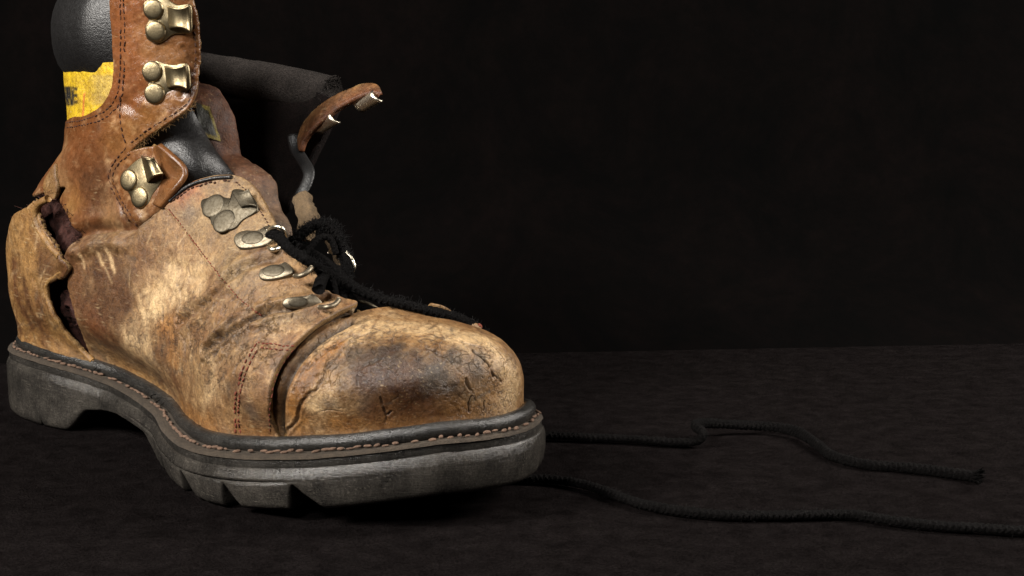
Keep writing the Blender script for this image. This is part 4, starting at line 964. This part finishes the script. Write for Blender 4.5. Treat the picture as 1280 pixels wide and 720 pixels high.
eyelet([(353, 380), (358, 373), (372, 371), (384, 370), (391, 368), (402, 377), (399, 383), (386, 386), (368, 386), (358, 385)], (373, 378), 13, 7, [([(400, 384, s3 - .2), (408, 384, s3 - .3), (418, 381, s3), (424, 374, s3 + .3)], .10, M_RING)])
# far row
for k_, (pts, r, mt) in enumerate([([(411, 316, 1.6), (416, 311, 1.6), (422, 312, 1.7)], .06, M_RIM), ([(432, 315, 1.9), (440, 324, 2.0), (443, 334, 2.0), (438, 342, 1.9), (432, 341, 1.8)], .075, M_RIM), ([(444, 378, 1.0), (456, 379, 1.1), (468, 385, 1.3), (475, 391, 1.5)], .10, M_RING), ([(452, 404, .2), (458, 399, .2), (464, 398, .4), (466, 394, .5)], .16, M_GREYLEATHER), ([(378, 248, 2.6), (382, 262, 2.4), (384, 280, 2.2), (380, 300, 2.0)], .42, M_GREYLEATHER), ([(382, 264, 2.9), (390, 268, 2.9), (394, 282, 2.7)], .28, M_GREYLEATHER), ([(412, 300, 2.2), (420, 318, 2.0), (430, 335, 1.8)], .2, M_GREYLEATHER)]):
    V, Fc = tube(resample(catmull([on_s(*q) for q in pts], 8), step=.08), r, 10); V += (.06 * r / .3 * fbm(V, 3, 3, 800 + k_))[:, None]
    mesh_obj('ring_eyelet' if mt in (M_RIM, M_RING) else 'lace_loop', V, Fc, mt, BOOT)
# knobbly frayed end of the vamp where it meets the cap
parts = [tube(resample(catmull([on_s(*q) for q in pts], 6), step=.08), r, 8) for pts, r in [([(404, 392, -1.6), (414, 388, -1.5), (428, 386, -1.4)], .13), ([(378, 396, -1.9), (392, 392, -1.8), (406, 391, -1.6)], .09), ([(420, 387, -1.4), (432, 386, -1.2), (442, 390, -1.0)], .15)]]
V, Fc = join(parts); V += (.05 * fbm(V, 4, 3, 820))[:, None]; mesh_obj('frayed_edge', V, Fc, M_GREYLEATHER, BOOT, stuff=True)
# far edge of the vamp showing over the toe cap
Pv = resample(catmull([on_s(*q) for q in [(498, 401, 2.0), (515, 395, 2.3), (540, 393, 2.7), (566, 397, 3.2), (588, 404, 3.7), (597, 409, 4.0)]], 8), step=.08)
V, Fc = tube(Pv, .26, 10, ry=.10); V += (.05 * fbm(V, 3, 3, 830))[:, None]
mesh_obj('vamp_edge', V, Fc, M_LEATHER, BOOT, np.clip(TAN * (1 + .4 * fbm(V, 3, 3, 831))[:, None], .01, 1))
V, Fc = ellipsoid(Pv[-1] + np.array((.05, 0, .02)), np.array((.14, 0, 0)), np.array((0, .12, 0)), np.array((0, 0, .13))); V += (.05 * fbm(V, 6, 3, 832))[:, None]
mesh_obj('thread_knot', V, Fc, M_REDTHREAD, BOOT)
# hooks on the leaning far flap
for x, y, s in [(404, 153, 4.8), (457, 126, 5.3)]:
    c = on_s(x, y, s); G = np.empty((10, 8, 3))
    e1 = on_s(x + 12, y - 7, s) - c; e2 = on_s(x + 5, y + 9, s) - c
    for i in range(10):
        a = (i / 9 - .35) * 2.6
        for j in range(8):
            b = (j / 7 - .5) * 2; G[i, j] = c + e1 * b + e2 * (math.sin(a) * .9) + np.array((0, -1, 0)) * (math.cos(a) * .3 - .2)
    V, Fc = sheet(G, 10, 8, .08); mesh_obj('speed_hook', V, Fc, M_RIM, ff, fix=True)

# ------------------------------------------------------------------ lace: one braided cord, threaded through the eyelets, both ends trailing on the cloth
W2L = lambda x, y, z: to_loc(on_z(x, y, z))
LACE = empty('boot_lace', tuple(to_world(np.array((30., 4., 0.)))[:2] * .01) + (0,), 0, 'frayed black braided lace threaded through the boot, ends trailing on dark cloth', 'lace')
LO = to_world(np.array((30., 4., 0.)))
def lace_mesh(name, Pl, r, seg=18, flat=.8, parent=LACE, r_end=None):
    Pw = to_world(resample(catmull(np.asarray(Pl), 14), step=.035)) - np.array((LO[0], LO[1], 0))
    pitch = .22
    def fn(d, a):
        D, A_ = np.meshgrid(d, a, indexing='ij'); x = D / pitch * 2 * math.pi; b1 = np.sin(3 * A_ + x); b2 = np.sin(3 * A_ - x)
        return 1 + .16 * np.maximum(b1, b2) - .08
    wv = np.c_[Pw[:, 0] * .35, Pw[:, 1] * .35, 0 * Pw[:, 0] + r * 50]; rv = r * (1 + .16 * fbm(wv, 1.5, 3, 901))
    V, Fc = tube(Pw, rv, seg, ry=r * flat * (1 - .15 * fbm(wv, 1.1, 3, 902)), fn=fn); V += (.02 * fbm(V, 2.5, 3, 900))[:, None]
    return mesh_obj(name, V, Fc, M_LACE, parent), Pw
thread = [(333, 300, s1 + .3), (343, 292, s1 - .05), (352, 300, s1 - .25), (364, 313, s1 - .2), (385, 326, s1 + .1), (412, 343, -.6), (440, 358, 0.), (470, 371, .6), (500, 379, 1.2), (535, 388, 2.0), (565, 396, 2.9), (590, 406, 3.8), (602, 420, 4.8), (612, 448, 5.9)]
gst = W2L(618, 537, .28); ov = on_s(*thread[-1])
ob, PwT = lace_mesh('threaded_strand', [on_s(*q) for q in thread] + [ov * .55 + gst * .45 + np.array((-.2, .1, .6)), ov * .15 + gst * .85 + np.array((.0, .2, .1)), gst], .225)
lace_mesh('threaded_strand', [on_s(*q) for q in [(398, 362, s2), (405, 345, -.8), (420, 352, -.4), (428, 366, -.2), (430, 380, -.5), (421, 388, -.8)]], .24)
lace_mesh('threaded_strand', [on_s(*q) for q in [(405, 385, s3 + .3), (410, 365, -.8), (418, 356, -.5)]], .22)
ob, PwL = lace_mesh('lace_loop', [on_s(*q) for q in [(352, 305, .2), (366, 302, .6), (380, 290, 1.0), (394, 281, 1.4), (410, 281, 1.7), (421, 291, 1.9), (427, 306, 2.0), (431, 322, 1.9), (434, 338, 1.6), (428, 352, 1.0)]], .27)
lace_mesh('lace_loop', [on_s(*q) for q in [(372, 308, .6), (388, 316, .7), (402, 324, .8), (418, 336, .8), (432, 350, .6), (452, 364, .8)]], .22)
for pts, r in [([(408, 338, -.6), (416, 352, -.6), (420, 370, -.7), (430, 384, -.6), (446, 388, -.2)], .17), ([(396, 330, -.5), (412, 350, -.4), (436, 368, 0.), (452, 384, .3), (470, 392, .6)], .15), ([(418, 352, -.3), (432, 372, -.2), (444, 380, .1), (462, 386, .5), (486, 392, 1.0)], .14), ([(380, 318, .2), (396, 300, .9), (408, 296, 1.3), (416, 304, 1.5), (420, 318, 1.5)], .16)]:
    lace_mesh('threaded_strand', [on_s(*q) for q in pts], r)
z0 = .22
# the upper ground end leaves from behind the toe, kinks, then runs right
gA = [gst, W2L(668, 543, z0 + .03), W2L(720, 546, z0), W2L(790, 549, z0), W2L(845, 553, z0), W2L(872, 551, z0 + .1), W2L(879, 541, z0 + .45), W2L(868, 532, z0 + .55), W2L(885, 529, z0 + .4), W2L(920, 531, z0 + .25), W2L(960, 533, z0 + .15), W2L(995, 539, z0 + .1), W2L(1018, 553, z0 + .05), W2L(1040, 569, z0), W2L(1080, 580, z0), W2L(1130, 584, z0), W2L(1180, 590, z0), W2L(1222, 596, z0)]
obA, PwA = lace_mesh('loose_end', gA, .215)
gB = [W2L(560, 600, z0), W2L(620, 598, z0), W2L(665, 598, z0), W2L(705, 601, z0), W2L(745, 610, z0), W2L(780, 623, z0), W2L(815, 633, z0), W2L(860, 640, z0), W2L(910, 644, z0), W2L(985, 644, z0), W2L(1060, 643, z0), W2L(1110, 650, z0), W2L(1160, 656, z0), W2L(1220, 660, z0), W2L(1290, 664, z0), W2L(1350, 664, z0)]
obB, PwB = lace_mesh('loose_end', gB, .215)
# frayed tip
parts = []
e = PwA[-1]; d = PwA[-1] - PwA[-8]; d /= np.linalg.norm(d)
for _ in range(140):
    n = RNG.normal(size=3); n -= d * (n @ d); n /= np.linalg.norm(n); a = e + n * .2 * RNG.uniform(.75, 1.) - d * .15; b = a + d * RNG.uniform(.1, .25) + n * RNG.uniform(.03, .14); c_ = b + d * RNG.uniform(.0, .15) + n * .05 + RNG.normal(size=3) * .03
    c_[2] = max(c_[2], .03); parts.append(tube(np.array([a, b, c_]), np.array([.03, .025, .012]), 5, caps=False))
V, Fc = join(parts); mesh_obj('frayed_tip', V, Fc, M_LACE, obA)
parts = []
for Pw, cnt, L in ((PwT, 1300, .15), (PwL, 1700, .18), (PwA, 500, .07), (PwB, 700, .07)):
    for _ in range(cnt):
        p = Pw[RNG.integers(2, len(Pw) - 2)]; n = RNG.normal(size=3); n /= np.linalg.norm(n); a = p + n * .22; b = a + (n + RNG.normal(size=3) * .8) * L * .5; c_ = b + RNG.normal(size=3) * L * .4
        if min(a[2], b[2], c_[2]) < .02: continue
        parts.append(tube(np.array([a, b, c_]), np.array([.012, .010, .005]), 3, caps=False))
V, Fc = join(parts); mesh_obj('lace_fuzz', V, Fc, M_FUZZ, LACE, stuff=True)

# ------------------------------------------------------------------ table cloth and backdrop
def structure(name, V, Fc, m):
    o = mesh_obj(name, V, Fc, m, None, smooth=True); o['kind'] = 'structure'; return o
M_TABLE = cloth_mat('black_table_cloth', (.0066, .0054, .0054), (.0106, .0088, .0087), 1.2, .95, .0)
nx, ny = 120, 90; X, Y = np.meshgrid(np.linspace(-160, 160, nx), np.linspace(-40, 96, ny), indexing='ij'); Z = -.02 + 0 * X
structure('table_cloth', np.stack([X, Y, Z], -1).reshape(-1, 3), [tuple(f)[::-1] for f in grid_faces(nx, ny)], M_TABLE)
M_BACK, nt, b = mat('mottled_backdrop', .95); v = coords(nt, 100)
n_ = noise(nt, v, .12, 6, .7, .6); n2_ = noise(nt, v, .9, 5, .7)
c = mixc(nt, (.00005, .00002, .00002), (.0014, .0007, .0006), ramp(nt, n_, [(.35, 0.), (.7, 1.)])); c = mixc(nt, c, ramp(nt, n2_, [(.3, .5), (.7, 1.4)]), 1., 'MULTIPLY')
nt.links.new(c, b.inputs['Base Color']); b.inputs['Specular IOR Level'].default_value = .05
V = []; nx, nz = 40, 40
for x in np.linspace(-160, 160, nx):
    for z in np.linspace(0, 1, nz):
        y0 = 88.5 + (x + 0) * .10; zz = z * 130; V.append((x, y0 - 3 + 12 * (1 - math.exp(-zz / 4)) + zz * .08, zz - .3))
structure('backdrop', np.array(V), [tuple(f) for f in grid_faces(nx, nz)], M_BACK)
